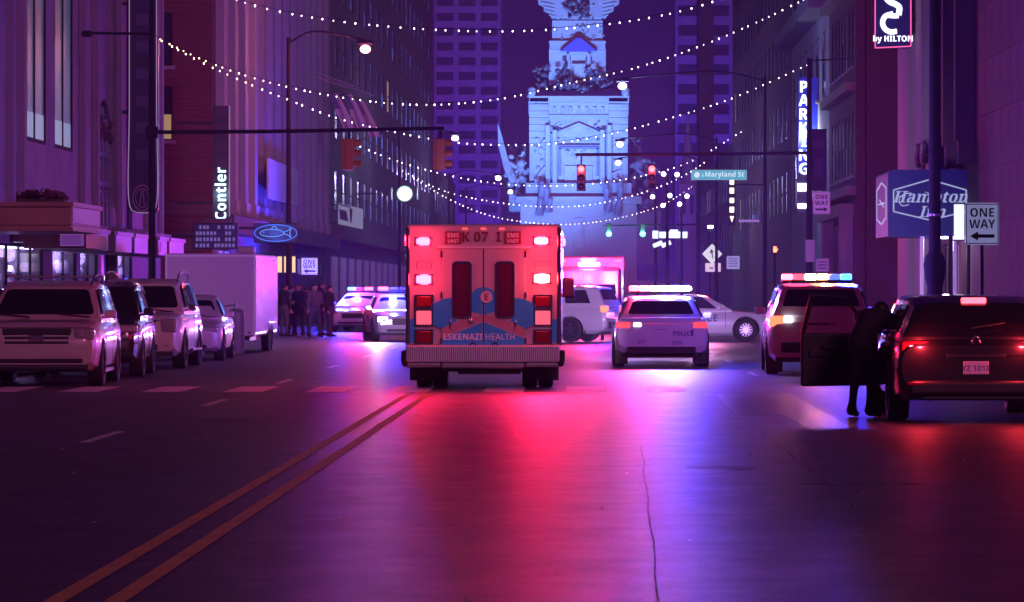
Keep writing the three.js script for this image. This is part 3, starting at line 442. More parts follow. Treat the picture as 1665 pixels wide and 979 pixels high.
  for (const [a, b, w, h, m] of [[688, 392.5, 0.21, 0.085, flash], [880, 391.5, 0.21, 0.085, flashR], [689, 454.5, 0.23, 0.12, flash], [881, 453, 0.24, 0.12, amber]]) {
    const [x, y] = q(a, b);
    const k = obj('warning_light', rb(w, h, 0.06, 0.02, x, y, 0.035), m, t);
    obj('bezel', [bx(w + 0.06, 0.02, 0.04, x, y + h / 2 + 0.012, 0.018), bx(w + 0.06, 0.02, 0.04, x, y - h / 2 - 0.012, 0.018), bx(0.02, h, 0.04, x - w / 2 - 0.015, y, 0.018), bx(0.02, h, 0.04, x + w / 2 + 0.015, y, 0.018)], chrome, k);
    spot('warning_beam', [amb.position.x + x, y, -ZA + 0.12], [amb.position.x + x + (a > 800 ? 0.15 : -0.4), y + 0.3, -ZA + 8], [1, 0.014, 0.085], a > 800 ? 45 : 6, 1.0, 0.1, 0.9);
    point('warning_lamp', [amb.position.x + x, y, -ZA + 0.34], m === amber ? [1, 0.05, 0.06] : [1, 0.03, 0.075], 0.95, 0.1);
  }
  for (const s of [-1, 1]) {
    const x = s * 0.955;
    obj('reflector', rb(0.24, 0.1, 0.02, 0.01, x, 1.98, 0.012), M('pale_lens', [0.5, 0.4, 0.5], 0.2), t);
    for (const [y, h, m] of [[1.4, 0.17, redLens], [1.14, 0.22, redLens], [0.83, 0.19, redLens]]) {
      const k = obj('tail_light', rb(0.24, h, 0.05, 0.015, x, y, 0.02), y === 1.14 ? glow('lit_tail_glow', 1, 0.12, 0.2, 1.1) : m, t);
      obj('bezel', [bx(0.3, 0.022, 0.045, x, y + h / 2 + 0.014, 0.02), bx(0.3, 0.022, 0.045, x, y - h / 2 - 0.014, 0.02), bx(0.022, h, 0.045, x - 0.138, y, 0.02), bx(0.022, h, 0.045, x + 0.138, y, 0.02)], chrome, k);
    }
    for (const [y, l] of [[2.35, 3], [1.5, 3]]) obj('side_marker_light', rb(0.03, 0.06, 0.16, 0.012, s * 1.262, y, -0.3), redLens, t);
    for (const [z, cd] of [[-0.7, 8], [-3.9, 14]]) { obj('added_side_light', rb(0.05, 0.12, 0.26, 0.02, s * 1.265, 2.4, z), flash, t); point('added_side_lamp', [amb.position.x + s * 1.42, 2.4, -ZA + z], [1, 0.02, 0.09], cd, 0.1); }  // added side lamps, for red glow around the ambulance
    obj('mud_flap', bx(0.5, 0.34, 0.02, s * 0.955, 0.29, -0.5), black, t);
    obj('step_tread', bx(0.5, 0.018, 0.3, s * 0.9, 0.702, 0.16), mapped(M('tread_plate', [0.6, 0.6, 0.62], 0.3, 0.9), { bumpMap: sized(T.plate, 0.1), bumpScale: 0.006 }), t);
    obj('bumper_end', [rb(0.1, 0.2, 0.42, 0.03, s * 1.26, 0.52, 0.1), new THREE.SphereGeometry(0.05, 14, 10).translate(s * 1.25, 0.41, 0.3)], rubber, t);
    for (const k of [0.88, 0.62]) { const w = new THREE.Group(); w.name = 'wheel'; w.position.set(s * (k + 0.11), 0.39, -1.0); t.add(w); obj('tyre', tyreGeo(0.39, 0.24), rubber, w); const r = obj('rim', rimGeo(0.39, 0.24, 8), steel, w); if (s < 0) r.rotation.y = Math.PI; }
    const w = new THREE.Group(); w.name = 'wheel'; w.position.set(s * 0.95, 0.39, -5.0); t.add(w); obj('tyre', tyreGeo(0.39, 0.24), rubber, w); const r = obj('rim', rimGeo(0.39, 0.24, 8), steel, w); if (s < 0) r.rotation.y = Math.PI;
    obj('wing_mirror', [rb(0.2, 0.34, 0.1, 0.04, s * 1.34, 1.62, -4.9), bar(V(s * 1.02, 1.5, -4.9), V(s * 1.3, 1.6, -4.9), 0.025)], black, t);
  }
  const plate = mapped(M('diamond_plate', [0.78, 0.84, 0.92], 0.45, 0.3), { bumpMap: sized(T.plate, 0.11), bumpScale: 0.008 });
  obj('bumper', [metric(rb(2.46, 0.27, 0.34, 0.03, 0, 0.565, 0.16))], plate, t);
  obj('tread_ribs', Array.from({ length: 70 }, (_, i) => bx(0.01, 0.22, 0.01, lerp(-1.19, 1.19, i / 69), 0.565, 0.332)), chrome, t).userData.kind = 'stuff';
  obj('step', [metric(rb(1.34, 0.1, 0.36, 0.03, 0, 0.375, 0.16)), rb(0.56, 0.09, 0.3, 0.03, -0.95, 0.385, 0.14), rb(0.56, 0.09, 0.3, 0.03, 0.95, 0.385, 0.14)], steel, t);
  obj('underbody', [bx(1.5, 0.14, 4.6, 0, 0.34, -2.4), bx(1.0, 0.09, 0.3, 0.1, 0.28, 0.0)], black, t);
  each('tow_eye', [new THREE.TorusGeometry(0.045, 0.014, 8, 16).translate(-0.165, 0.69, 0.2), new THREE.TorusGeometry(0.045, 0.014, 8, 16).translate(0.19, 0.69, 0.2)], black, t);
  obj('cab', [rb(2.0, 1.1, 1.6, 0.16, 0, 1.62, -5.0), rb(2.02, 0.75, 2.7, 0.14, 0, 0.8, -5.6)], shell, t);
  obj('windshield', panel(V(0.9, 1.3, -5.82), V(-0.9, 1.3, -5.82), V(-0.8, 2.06, -5.8), V(0.8, 2.06, -5.8), 0.02), glass, t);
  for (const s of [-1, 1]) { obj('cab_window', rb(0.02, 0.5, 0.9, 0.008, s * 1.0, 1.72, -5.0), glass, t); obj('headlight', rb(0.3, 0.24, 0.06, 0.03, s * 0.8, 0.95, -6.95), headOff, t); }
  obj('grille', rb(1.1, 0.4, 0.06, 0.03, 0, 0.9, -6.95), black, t);
}
{ // second emergency vehicle, far behind, facing the camera
  const Z = 131, t = thing('rescue_truck', 'boxy red-lit rescue truck with a long pale light bar, behind the police SUV', 'truck', [X(960, Z), 0, -Z]), red = paint('rescue_red', [0.35, 0.05, 0.09]), w = 2.5;
  obj('box', rb(w, 1.75, 4.2, 0.06, 0, 1.9, -3.8), red, t);
  obj('cab', [rb(2.2, 1.35, 1.7, 0.14, 0, 1.7, -0.9), rb(2.16, 0.75, 2.4, 0.12, 0, 0.85, -0.8)], red, t);
  obj('windshield', panel(V(-0.95, 1.35, -0.03), V(0.95, 1.35, -0.03), V(0.88, 2.1, -0.12), V(-0.88, 2.1, -0.12), 0.03), glass, t);
  obj('grille', [...slatsZ(1.1, 0.7, 1.05, 4, 0.41)], chrome, t);
  obj('bumper', rb(2.3, 0.24, 0.2, 0.04, 0, 0.48, 0.4), chrome, t);
  for (const s of [-1, 1]) {
    obj('headlight', rb(0.34, 0.26, 0.06, 0.03, s * 0.82, 0.98, 0.4), s < 0 ? white2 : headOff, t);
    for (const z of [-0.4, -4.6]) { const k = new THREE.Group(); k.name = 'wheel'; k.position.set(s * 0.98, 0.42, z); t.add(k); obj('tyre', tyreGeo(0.42, 0.26), rubber, k); const r = obj('rim', rimGeo(0.42, 0.26, 8), steel, k); if (s < 0) r.rotation.y = Math.PI; }
    obj('wing_mirror', [rb(0.16, 0.36, 0.1, 0.04, s * 1.28, 1.6, -0.2), bar(V(s * 1.02, 1.6, -0.2), V(s * 1.24, 1.62, -0.2), 0.025)], black, t);
    obj('box_corner_light', rb(0.28, 0.12, 0.06, 0.02, s * 1.0, 2.62, -1.68), glow('corner_glow', 1, 0.1, 0.18, 3), t);
  }
  obj('lit_light_bar', [rb(0.8, 0.14, 0.28, 0.05, -0.05, 2.48, -0.7)], glow('pink_bar_glow', 1, 0.3, 0.5, 9), t);
}

// ------------------------------------------------------------------ people
const PC = { skin: [0.36, 0.2, 0.15], dark: [0.012, 0.012, 0.016], navy: [0.015, 0.018, 0.045], grey: [0.06, 0.055, 0.065], denim: [0.03, 0.035, 0.07], shoe: [0.01, 0.01, 0.01], pale: [0.3, 0.28, 0.3] };
function field(bones, centre, half, res, k) {                         // bones: [a, b, ra, rb, colour]; one smooth skin over tapered capsules
  const mc = new MarchingCubes(res, new THREE.MeshBasicMaterial(), false, false, 60000), ba = new THREE.Vector3(), pa = new THREE.Vector3(), p = new THREE.Vector3(), n = res, h = res / 2;
  const dist = (q, [a, b, ra, rb2]) => { ba.subVectors(b, a); pa.subVectors(q, a); const t = Math.min(1, Math.max(0, pa.dot(ba) / Math.max(1e-9, ba.lengthSq()))); return pa.addScaledVector(ba, -t).length() - lerp(ra, rb2, t); };
  for (let z = 0; z < n; z++) for (let y = 0; y < n; y++) for (let x = 0; x < n; x++) {
    p.set((x - h) / h, (y - h) / h, (z - h) / h).multiplyScalar(half).add(centre);
    let s = 0, m = 1e9; for (const b of bones) { const d = dist(p, b); m = Math.min(m, d); if (d < 0.25) s += Math.exp(-d / k); }
    mc.field[x + y * n + z * n * n] = s > 0 ? k * Math.log(s) : -m;
  }
  mc.isolation = 0; mc.update();
  const c = mc.count, pos = mc.positionArray.slice(0, c * 3), nor = mc.normalArray.slice(0, c * 3), col = new Float32Array(c * 3);
  for (let i = 0; i < c; i++) {
    for (let j = 0; j < 3; j++) pos[i * 3 + j] = pos[i * 3 + j] * half + centre.getComponent(j);
    p.set(pos[i * 3], pos[i * 3 + 1], pos[i * 3 + 2]); let best = 1e9, bc = null; for (const b of bones) { const d = dist(p, b); if (d < best) { best = d; bc = b[4]; } } col.set(bc, i * 3);
  }
  const g = new THREE.BufferGeometry(); g.setAttribute('position', new THREE.BufferAttribute(pos, 3)); g.setAttribute('normal', new THREE.BufferAttribute(nor, 3)); g.setAttribute('color', new THREE.BufferAttribute(col, 3));
  return g;
}
function hand(wrist, dir, palmN, c) {                                 // four fingers of unequal length, gently curled, and a thumb from the palm's side
  const d = dir.clone().normalize(), n = palmN.clone().addScaledVector(d, -palmN.dot(d)).normalize(), s = d.clone().cross(n), at = (a, b, e) => wrist.clone().addScaledVector(d, a).addScaledVector(s, b).addScaledVector(n, e), bones = [];
  for (const b of [-0.024, 0, 0.024]) bones.push([at(0.0, b * 0.7, 0), at(0.085, b * 1.15, 0.003), 0.016, 0.014, c]);
  [[-0.033, 0.062], [-0.011, 0.072], [0.011, 0.078], [0.032, 0.066]].forEach(([b, l]) => { const k0 = at(0.082, b, 0.003), k1 = at(0.082 + l * 0.45, b * 1.12, 0.012), k2 = at(0.082 + l * 0.78, b * 1.15, 0.028), k3 = at(0.082 + l * 0.95, b * 1.15, 0.046); bones.push([k0, k1, 0.0098, 0.009, c], [k1, k2, 0.009, 0.0084, c], [k2, k3, 0.0084, 0.0072, c]); });
  bones.push([at(0.02, 0.03, 0.004), at(0.055, 0.056, 0.018), 0.013, 0.011, c], [at(0.055, 0.056, 0.018), at(0.088, 0.062, 0.032), 0.011, 0.0085, c]);
  return field(bones, wrist.clone().addScaledVector(d, 0.085), 0.125, 62, 0.004);
}
function head(c, look, skin) {                                        // c: middle of the head; look: where it faces
  const f = look.clone().normalize(), s = V(0, 1, 0).cross(f).normalize(), at = (a, b, e) => c.clone().addScaledVector(s, a).addScaledVector(V(0, 1, 0), b).addScaledVector(f, e), b = [];
  b.push([at(0, 0.035, -0.02), at(0, 0.03, 0.02), 0.088, 0.08, skin], [at(0, -0.03, 0.02), at(0, -0.085, 0.055), 0.066, 0.034, skin], [at(0, 0.0, 0.09), at(0, -0.035, 0.112), 0.008, 0.015, skin], [at(-0.045, 0.022, 0.075), at(0.045, 0.022, 0.075), 0.014, 0.014, skin], [at(-0.018, -0.066, 0.088), at(0.018, -0.066, 0.088), 0.009, 0.009, [skin[0] * 0.7, skin[1] * 0.5, skin[2] * 0.5]]);
  for (const k of [-1, 1]) b.push([at(k * 0.082, 0.015, -0.01), at(k * 0.084, -0.03, -0.005), 0.014, 0.01, skin], [at(k * 0.032, 0.004, 0.084), at(k * 0.032, 0.004, 0.085), 0.011, 0.011, [0.02, 0.015, 0.015]]);
  b.push([at(0, -0.05, -0.01), at(0, -0.16, -0.03), 0.052, 0.056, skin]);
  return field(b, c, 0.2, 50, 0.012);
}
const bodyM = M('cloth_and_skin', [1, 1, 1], 0.85, 0, { vertexColors: true }), hairM = M('dark_hair', [0.012, 0.009, 0.008], 0.6);
function person(label, o, pos, turn, group) {                         // o: joints in metres, facing +z
  const t = thing('person', label, 'person', pos, turn, group), J = o.j, top = o.top ?? PC.dark, leg = o.leg ?? PC.dark, B = [];
  B.push([J.hip, J.waist, 0.135, 0.12, leg], [J.waist, J.chest, 0.125, 0.155, top], [J.chest, J.neck, 0.13, 0.07, top]);
  for (const k of ['L', 'R']) {
    B.push([J['hip' + k], J['knee' + k], 0.098, 0.06, leg], [J['knee' + k], J['ankle' + k], 0.06, 0.042, leg], [J['ankle' + k], J['toe' + k], 0.046, 0.036, PC.shoe], [J.hip, J['hip' + k], 0.12, 0.1, leg]);
    B.push([J.neck.clone().lerp(J['sh' + k], 0.3), J['sh' + k], 0.075, 0.066, top], [J['sh' + k], J['el' + k], 0.06, 0.046, top], [J['el' + k], J['wr' + k], 0.045, 0.031, o.sleeve ?? top]);
  }
  const c = J.hip.clone().add(J.chest).multiplyScalar(0.5); c.y = 0.86;
  const g = [field(B, c, 1.0, o.res ?? 76, 0.03), head(J.head, o.look ?? V(0, -0.1, 1), PC.skin)];
  for (const k of ['L', 'R']) g.push(hand(J['wr' + k], J['wr' + k].clone().sub(J['el' + k]), o['palm' + k] ?? V(k === 'L' ? -1 : 1, 0, 0.2), PC.skin));
  obj('body', mergeGeometries(g), bodyM, t);
  const f = (o.look ?? V(0, 0, 1)).clone().normalize();
  obj('hair', new THREE.SphereGeometry(0.104, 20, 12, 0, Math.PI * 2, 0, Math.PI * 0.56).scale(0.93, 1.02, 1.08).rotateX(-0.45).rotateY(Math.atan2(f.x, f.z)).translate(J.head.x - f.x * 0.012, J.head.y + 0.04, J.head.z - f.z * 0.012), hairM, t);
  return t;
}
const standing = (w = 0.09, arm = 0.0, lean = 0) => ({
  hip: V(0, 0.93, 0), waist: V(0, 1.08, 0.01), chest: V(0, 1.3, 0.01 + lean), neck: V(0, 1.5, lean), head: V(0, 1.64, 0.03 + lean),
  hipL: V(-0.09, 0.9, 0), hipR: V(0.09, 0.9, 0), kneeL: V(-w - 0.01, 0.49, 0.03), kneeR: V(w + 0.02, 0.49, 0.02), ankleL: V(-w - 0.02, 0.085, -0.02), ankleR: V(w + 0.04, 0.085, -0.03), toeL: V(-w - 0.05, 0.04, 0.15), toeR: V(w + 0.08, 0.04, 0.14),
  shL: V(-0.19, 1.44, lean), shR: V(0.19, 1.44, lean), elL: V(-0.25, 1.17, -0.02), elR: V(0.25, 1.17, -0.02 + arm * 0.1), wrL: V(-0.25, 0.93, 0.06), wrR: V(0.25 - arm * 0.25, 0.93 + arm * 0.22, 0.06 + arm * 0.22),
});
const ZP = 124, pg = 'people standing across the street by the crossing', pA = person('person in dark coat, nearest of the bystanders to the white trailer', { j: standing(), top: PC.dark, leg: PC.grey }, [X(462, ZP), 0, -ZP], 2.4, pg);
const pB = person('person in navy jacket with one arm folded, among the bystanders', { j: standing(0.12, 1), top: PC.navy, leg: PC.dark }, [X(486, ZP + 1), 0, -ZP - 1], -0.4, pg);
const pC = person('person in pale grey jacket standing at the middle of the bystanders', { j: standing(0.07, 0.4), top: PC.pale, leg: PC.dark }, [X(474, ZP + 3), 0, -ZP - 3], 2.9, pg);
const pD = person('person in grey hooded top, legs apart, at the near edge of the bystanders', { j: standing(0.16, 0.7), top: PC.grey, leg: PC.denim }, [X(511, ZP - 2), 0, -ZP + 2], 0.5, pg);
copy(pA, 'person in dark coat turned away, in the thick of the bystanders', [X(497, ZP + 2), 0, -ZP - 2], 3.0).scale.setScalar(0.95);
copy(pB, 'person in navy jacket facing the patrol cars, behind the other bystanders', [X(522, ZP + 3), 0, -ZP - 3], 1.7).scale.setScalar(1.04);
copy(pA, 'person in dark coat at the end of the group nearest the blue roof light', [X(536, ZP - 1), 0, -ZP + 1], 1.2).scale.setScalar(0.97);
{ // the person leaning in at the black SUV's open door: bent from the hips, one hand hanging
  const j = standing(0.1);
  Object.assign(j, { waist: V(0.02, 1.04, 0.06), chest: V(0.06, 1.2, 0.26), neck: V(0.08, 1.28, 0.44), head: V(0.09, 1.3, 0.58), shL: V(-0.13, 1.25, 0.36), shR: V(0.25, 1.25, 0.36), elL: V(-0.24, 1.0, 0.3), elR: V(0.33, 1.12, 0.58), wrL: V(-0.25, 0.77, 0.26), wrR: V(0.3, 1.08, 0.8) });
  person('person in dark clothes leaning into the open door of the black SUV', { j, top: PC.dark, leg: PC.dark, look: V(0.3, -0.5, 1), res: 110, palmL: V(0.6, 0, -0.6) }, [3.43, 0, -46.0], 2.5);
}

// ------------------------------------------------------------------ buildings
// On a house front: u along it, y up, d out of it. L faces the street from its west side (u = depth), R from its east side (u = -depth), S faces the camera (u = x).
const SIDE = { L: (at) => new THREE.Matrix4().set(0, 0, 1, at, 0, 1, 0, 0, -1, 0, 0, 0, 0, 0, 0, 1), R: (at) => new THREE.Matrix4().set(0, 0, -1, at, 0, 1, 0, 0, 1, 0, 0, 0, 0, 0, 0, 1), S: (at) => new THREE.Matrix4().set(1, 0, 0, 0, 0, 1, 0, 0, 0, 0, 1, -at, 0, 0, 0, 1) };
const on = (side, at, g) => g.applyMatrix4(SIDE[side](at));
const U = (side, a, b) => side === 'R' ? [-Math.max(a, b), -Math.min(a, b)] : [Math.min(a, b), Math.max(a, b)];
function facade(side, at, a, b, y0, y1, holes = [], t = 0.35) {
  const [u0, u1] = U(side, a, b), sh = new THREE.Shape([[u0, y0], [u1, y0], [u1, y1], [u0, y1]].map(([x, y]) => new THREE.Vector2(x, y)));
  for (const [p, q, ya, yb, arch] of holes) {
    const [v0, v1] = U(side, p, q), h = new THREE.Path();
    h.moveTo(v0, ya); h.lineTo(v1, ya); if (arch) { h.lineTo(v1, yb - (v1 - v0) / 2); h.absarc((v0 + v1) / 2, yb - (v1 - v0) / 2, (v1 - v0) / 2, 0, Math.PI); } else { h.lineTo(v1, yb); h.lineTo(v0, yb); } h.closePath(); sh.holes.push(h);
  }
  return metric(on(side, at, new THREE.ExtrudeGeometry(sh, { depth: t, bevelEnabled: false, curveSegments: 8 }).translate(0, 0, -t)));
}
const slab = (side, at, a, b, y0, y1, d0, d1) => { const [u0, u1] = U(side, a, b); return on(side, at, span(u0, u1, y0, y1, d0, d1)); };
const dimGlass = [darkGlass, darkGlass, PM('blind_behind_glass', [0.09, 0.08, 0.09], 0.35), PM('greyed_window_glass', [0.045, 0.04, 0.06], 0.15)];
function windowIn(t, side, at, a, b, y0, y1, { cols = 1, rows = 2, frame = darkMetal, paneM = darkGlass, sill = null, deep = side === 'S' ? 0.2 : 0.07, bar: bw = 0.05, name = 'window' } = {}) {
  const [u0, u1] = U(side, a, b), g = [span(u0, u0 + bw, y0, y1, -deep, -deep + 0.07), span(u1 - bw, u1, y0, y1, -deep, -deep + 0.07), span(u0 + bw, u1 - bw, y0, y0 + bw, -deep, -deep + 0.07), span(u0 + bw, u1 - bw, y1 - bw, y1, -deep, -deep + 0.07)];
  const iu = (u1 - u0 - bw) / cols, iy = (y1 - y0 - bw) / rows;
  for (let k = 1; k < cols; k++) g.push(span(u0 + k * iu, u0 + k * iu + bw, y0 + bw, y1 - bw, -deep + 0.005, -deep + 0.06));
  for (let k = 1; k < rows; k++) g.push(span(u0 + bw, u1 - bw, y0 + k * iy, y0 + k * iy + bw, -deep + 0.008, -deep + 0.055));
  const w = obj(name, on(side, at, join(g)), frame, t);
  for (let c = 0; c < cols; c++) for (let r = 0; r < rows; r++) obj('pane', on(side, at, span(u0 + c * iu + bw, u0 + (c + 1) * iu, y0 + r * iy + bw, y0 + (r + 1) * iy, -deep + 0.015, -deep + 0.03)), Array.isArray(paneM) ? paneM[r === 0 ? 0 : 1] : paneM === darkGlass ? dimGlass[(rnd() * 4) | 0] : paneM, w);
  if (sill) obj('sill', on(side, at, span(u0 - 0.1, u1 + 0.1, y0 - 0.12, y0 - 0.002, -deep, 0.12)), sill, w);
  return w;
}
const core = (x0, x1, y0, y1, Z0, Z1) => span(x0, x1, y0, y1, -Z0, -Z1);
const paleStone = stoneMat('pale_limestone', [0.3, 0.26, 0.27], 0.8), greyStone = stoneMat('grey_stone', [0.26, 0.27, 0.29], 0.8), redBrick = brickMat('dark_red_brick', [0.13, 0.045, 0.042]), brown = stoneMat('brown_stone', [0.12, 0.06, 0.06], 0.8), darkStone = stoneMat('dark_stone', [0.09, 0.08, 0.085], 0.85), plum = stoneMat('plum_stucco', [0.2, 0.1, 0.12], 0.85), navy = stoneMat('pale_tower_concrete', [0.3, 0.3, 0.32], 0.8);
const warmPane = glow('lit_window_warm', 1, 0.6, 0.3, 0.35), coolPane = glow('glass_reflection_glow', 0.20, 0.32, 0.55, 0.09), coolPaneLow = glow('low_glass_reflection_glow', 0.34, 0.5, 0.75, 0.42);  // cool panes: bluish reflection on the glass, put in as glow

{ // L1: pale limestone front with tall windows and shops
  const t = thing('stone_building', 'pale limestone building with tall blue-grey windows and lit shop windows under a canopy', 'building'), shops = [[81.0, 88.2], [89.7, 93.9], [94.6, 98.0], [102.2, 105.4]], tall = [[85.2, 88.6], [90, 93.2]];
  obj('wall', facade('L', FL, 70, 112.4, 0.13, 24, [...shops.map(([a, b]) => [a, b, 0.7, 2.62]), [98.7, 101.9, 0.14, 2.62], ...tall.map(([a, b]) => [a, b, 5.05, 18]), [97.6, 101, 3.3, 6.7, true]], 0.4), paleStone, t);
  obj('rear_wall', metric(core(FL - 14, FL - 1.5, 0.13, 24, 70, 112.4)), paleStone, t);
  for (const [a, b] of tall) { const w = windowIn(t, 'L', FL, a, b, 5.05, 18, { cols: 2, rows: 1, bar: 0.09, paneM: coolPane, deep: 0.07 }); const [u0, u1] = [a, b]; for (const [k0, k1] of [[u0 + 0.12, (u0 + u1) / 2 - 0.06], [(u0 + u1) / 2 + 0.06, u1 - 0.12]]) obj('lower_reflection', slab('L', FL, k0, k1, 5.16, 5.75, -0.052, -0.035), coolPaneLow, w); }  // brighter reflection at the foot, painted as a glowing strip
  for (const Z of [71, 74, 77, 80.4, 82.6, 84.2, 94.4, 96.9, 101.9, 104.2, 108, 111.6]) obj('pilaster', [slab('L', FL, Z, Z + 0.7, 3.0, 23, 0.003, 0.09), slab('L', FL, Z + 0.15, Z + 0.55, 3.0, 22.6, 0.09, 0.13)], paleStone, t);
  each('string_course', [slab('L', FL, 70, 97.3, 3.0, 3.25, 0.004, 0.34), slab('L', FL, 101.4, 112.3, 3.0, 3.25, 0.004, 0.34), slab('L', FL, 70, 112.3, 18.4, 18.8, 0.004, 0.42)], paleStone, t);
  { // traceried niche
    const dark = M('niche_dark', [0.03, 0.025, 0.035], 0.7), u = (k) => lerp(97.75, 100.85, k);
    obj('niche_back', slab('L', FL, 97.5, 101.1, 3.2, 6.9, -0.2, -0.15), dark, t);
    const g = [0, 0.25, 0.5, 0.75, 1].map((k) => slab('L', FL, u(k) - 0.09, u(k) + 0.09, 3.3, k === 0.5 ? 6.5 : k % 1 ? 6.2 : 5.2, -0.14, -0.02));
    for (const y of [4.35, 5.15]) g.push(slab('L', FL, u(0), u(1), y, y + 0.14, -0.13, -0.015));
    for (const k of [0.125, 0.375, 0.625, 0.875]) g.push(on('L', FL, new THREE.TorusGeometry(0.33, 0.06, 6, 12, Math.PI).translate(u(k), 5.35, -0.08)), on('L', FL, new THREE.TorusGeometry(0.3, 0.06, 6, 12, Math.PI).translate(u(k), 3.95, -0.08)));
    obj('tracery', g, greyStone, t);
    obj('niche_ornament', Array.from({ length: 26 }, () => on('L', FL, new THREE.IcosahedronGeometry(rr(0.07, 0.16), 1).translate(u(rr(0.05, 0.95)), rr(5.6, 6.25), rr(-0.1, 0.02)))), brown, t);
  }
  for (const [a, b] of shops) windowIn(t, 'L', FL, a, b, 0.7, 2.62, { cols: Math.max(1, Math.round((b - a) / 1.8)), rows: 1, paneM: pane, deep: 0.08, name: 'shop_window' });
  windowIn(t, 'L', FL, 98.7, 101.9, 0.14, 2.62, { cols: 2, rows: 1, paneM: darkGlass, deep: 0.3, name: 'shop_door' });
  const liner = M('display_lining', [0.55, 0.5, 0.66], 0.8), goods = M('dark_goods', [0.03, 0.025, 0.04], 0.7), linen = M('pale_goods', [0.7, 0.68, 0.75], 0.8);
  shops.forEach(([a, b], i) => {
    const d = obj('display_case', [slab('L', FL, a, b, 0.6, 2.7, -0.62, -0.57), slab('L', FL, a - 0.05, a - 0.01, 0.6, 2.7, -0.56, -0.41), slab('L', FL, b + 0.01, b + 0.05, 0.6, 2.7, -0.56, -0.41), slab('L', FL, a, b, 0.6, 0.66, -0.56, -0.41), slab('L', FL, a, b, 2.64, 2.7, -0.56, -0.41)], liner, t);
    obj('display_light', slab('L', FL, a + 0.3, b - 0.3, 2.54, 2.6, -0.3, -0.2), glow('shop_tube_glow', 0.6, 0.5, 1, 10), d);
    for (let k = 0; k < Math.round((b - a) / 1.1); k++) {
      const c = a + 0.55 + k * 1.1; if (c > b - 0.3) break;
      obj('display_stand', [slab('L', FL, c - 0.03, c + 0.03, 0.66, 2.0, -0.3, -0.24), slab('L', FL, c - 0.3, c + 0.3, 1.96, 2.0, -0.32, -0.2), slab('L', FL, c - 0.22, c + 0.22, 0.66, 0.74, -0.4, -0.16)], goods, d);
      obj('display_goods', [on('L', FL, new THREE.SphereGeometry(0.16, 12, 8).scale(1, 1.2, 0.8).translate(c + rr(-0.1, 0.1), rr(1.9, 2.15), -0.27)), on('L', FL, rb(0.5, 0.62, 0.12, 0.05, c, 1.5, -0.26)), on('L', FL, rb(0.16, 0.6, 0.1, 0.04, c - 0.13, 0.95, -0.26)), on('L', FL, rb(0.16, 0.6, 0.1, 0.04, c + 0.13, 0.95, -0.26))], k % 2 ? linen : i % 2 ? linen : goods, d);
    }
    point('shop_lamp', [FL - 0.25, 2.42, -(a + b) / 2], [0.5, 0.36, 1], 8 * (b - a) / 4, 0.2);
  });
}
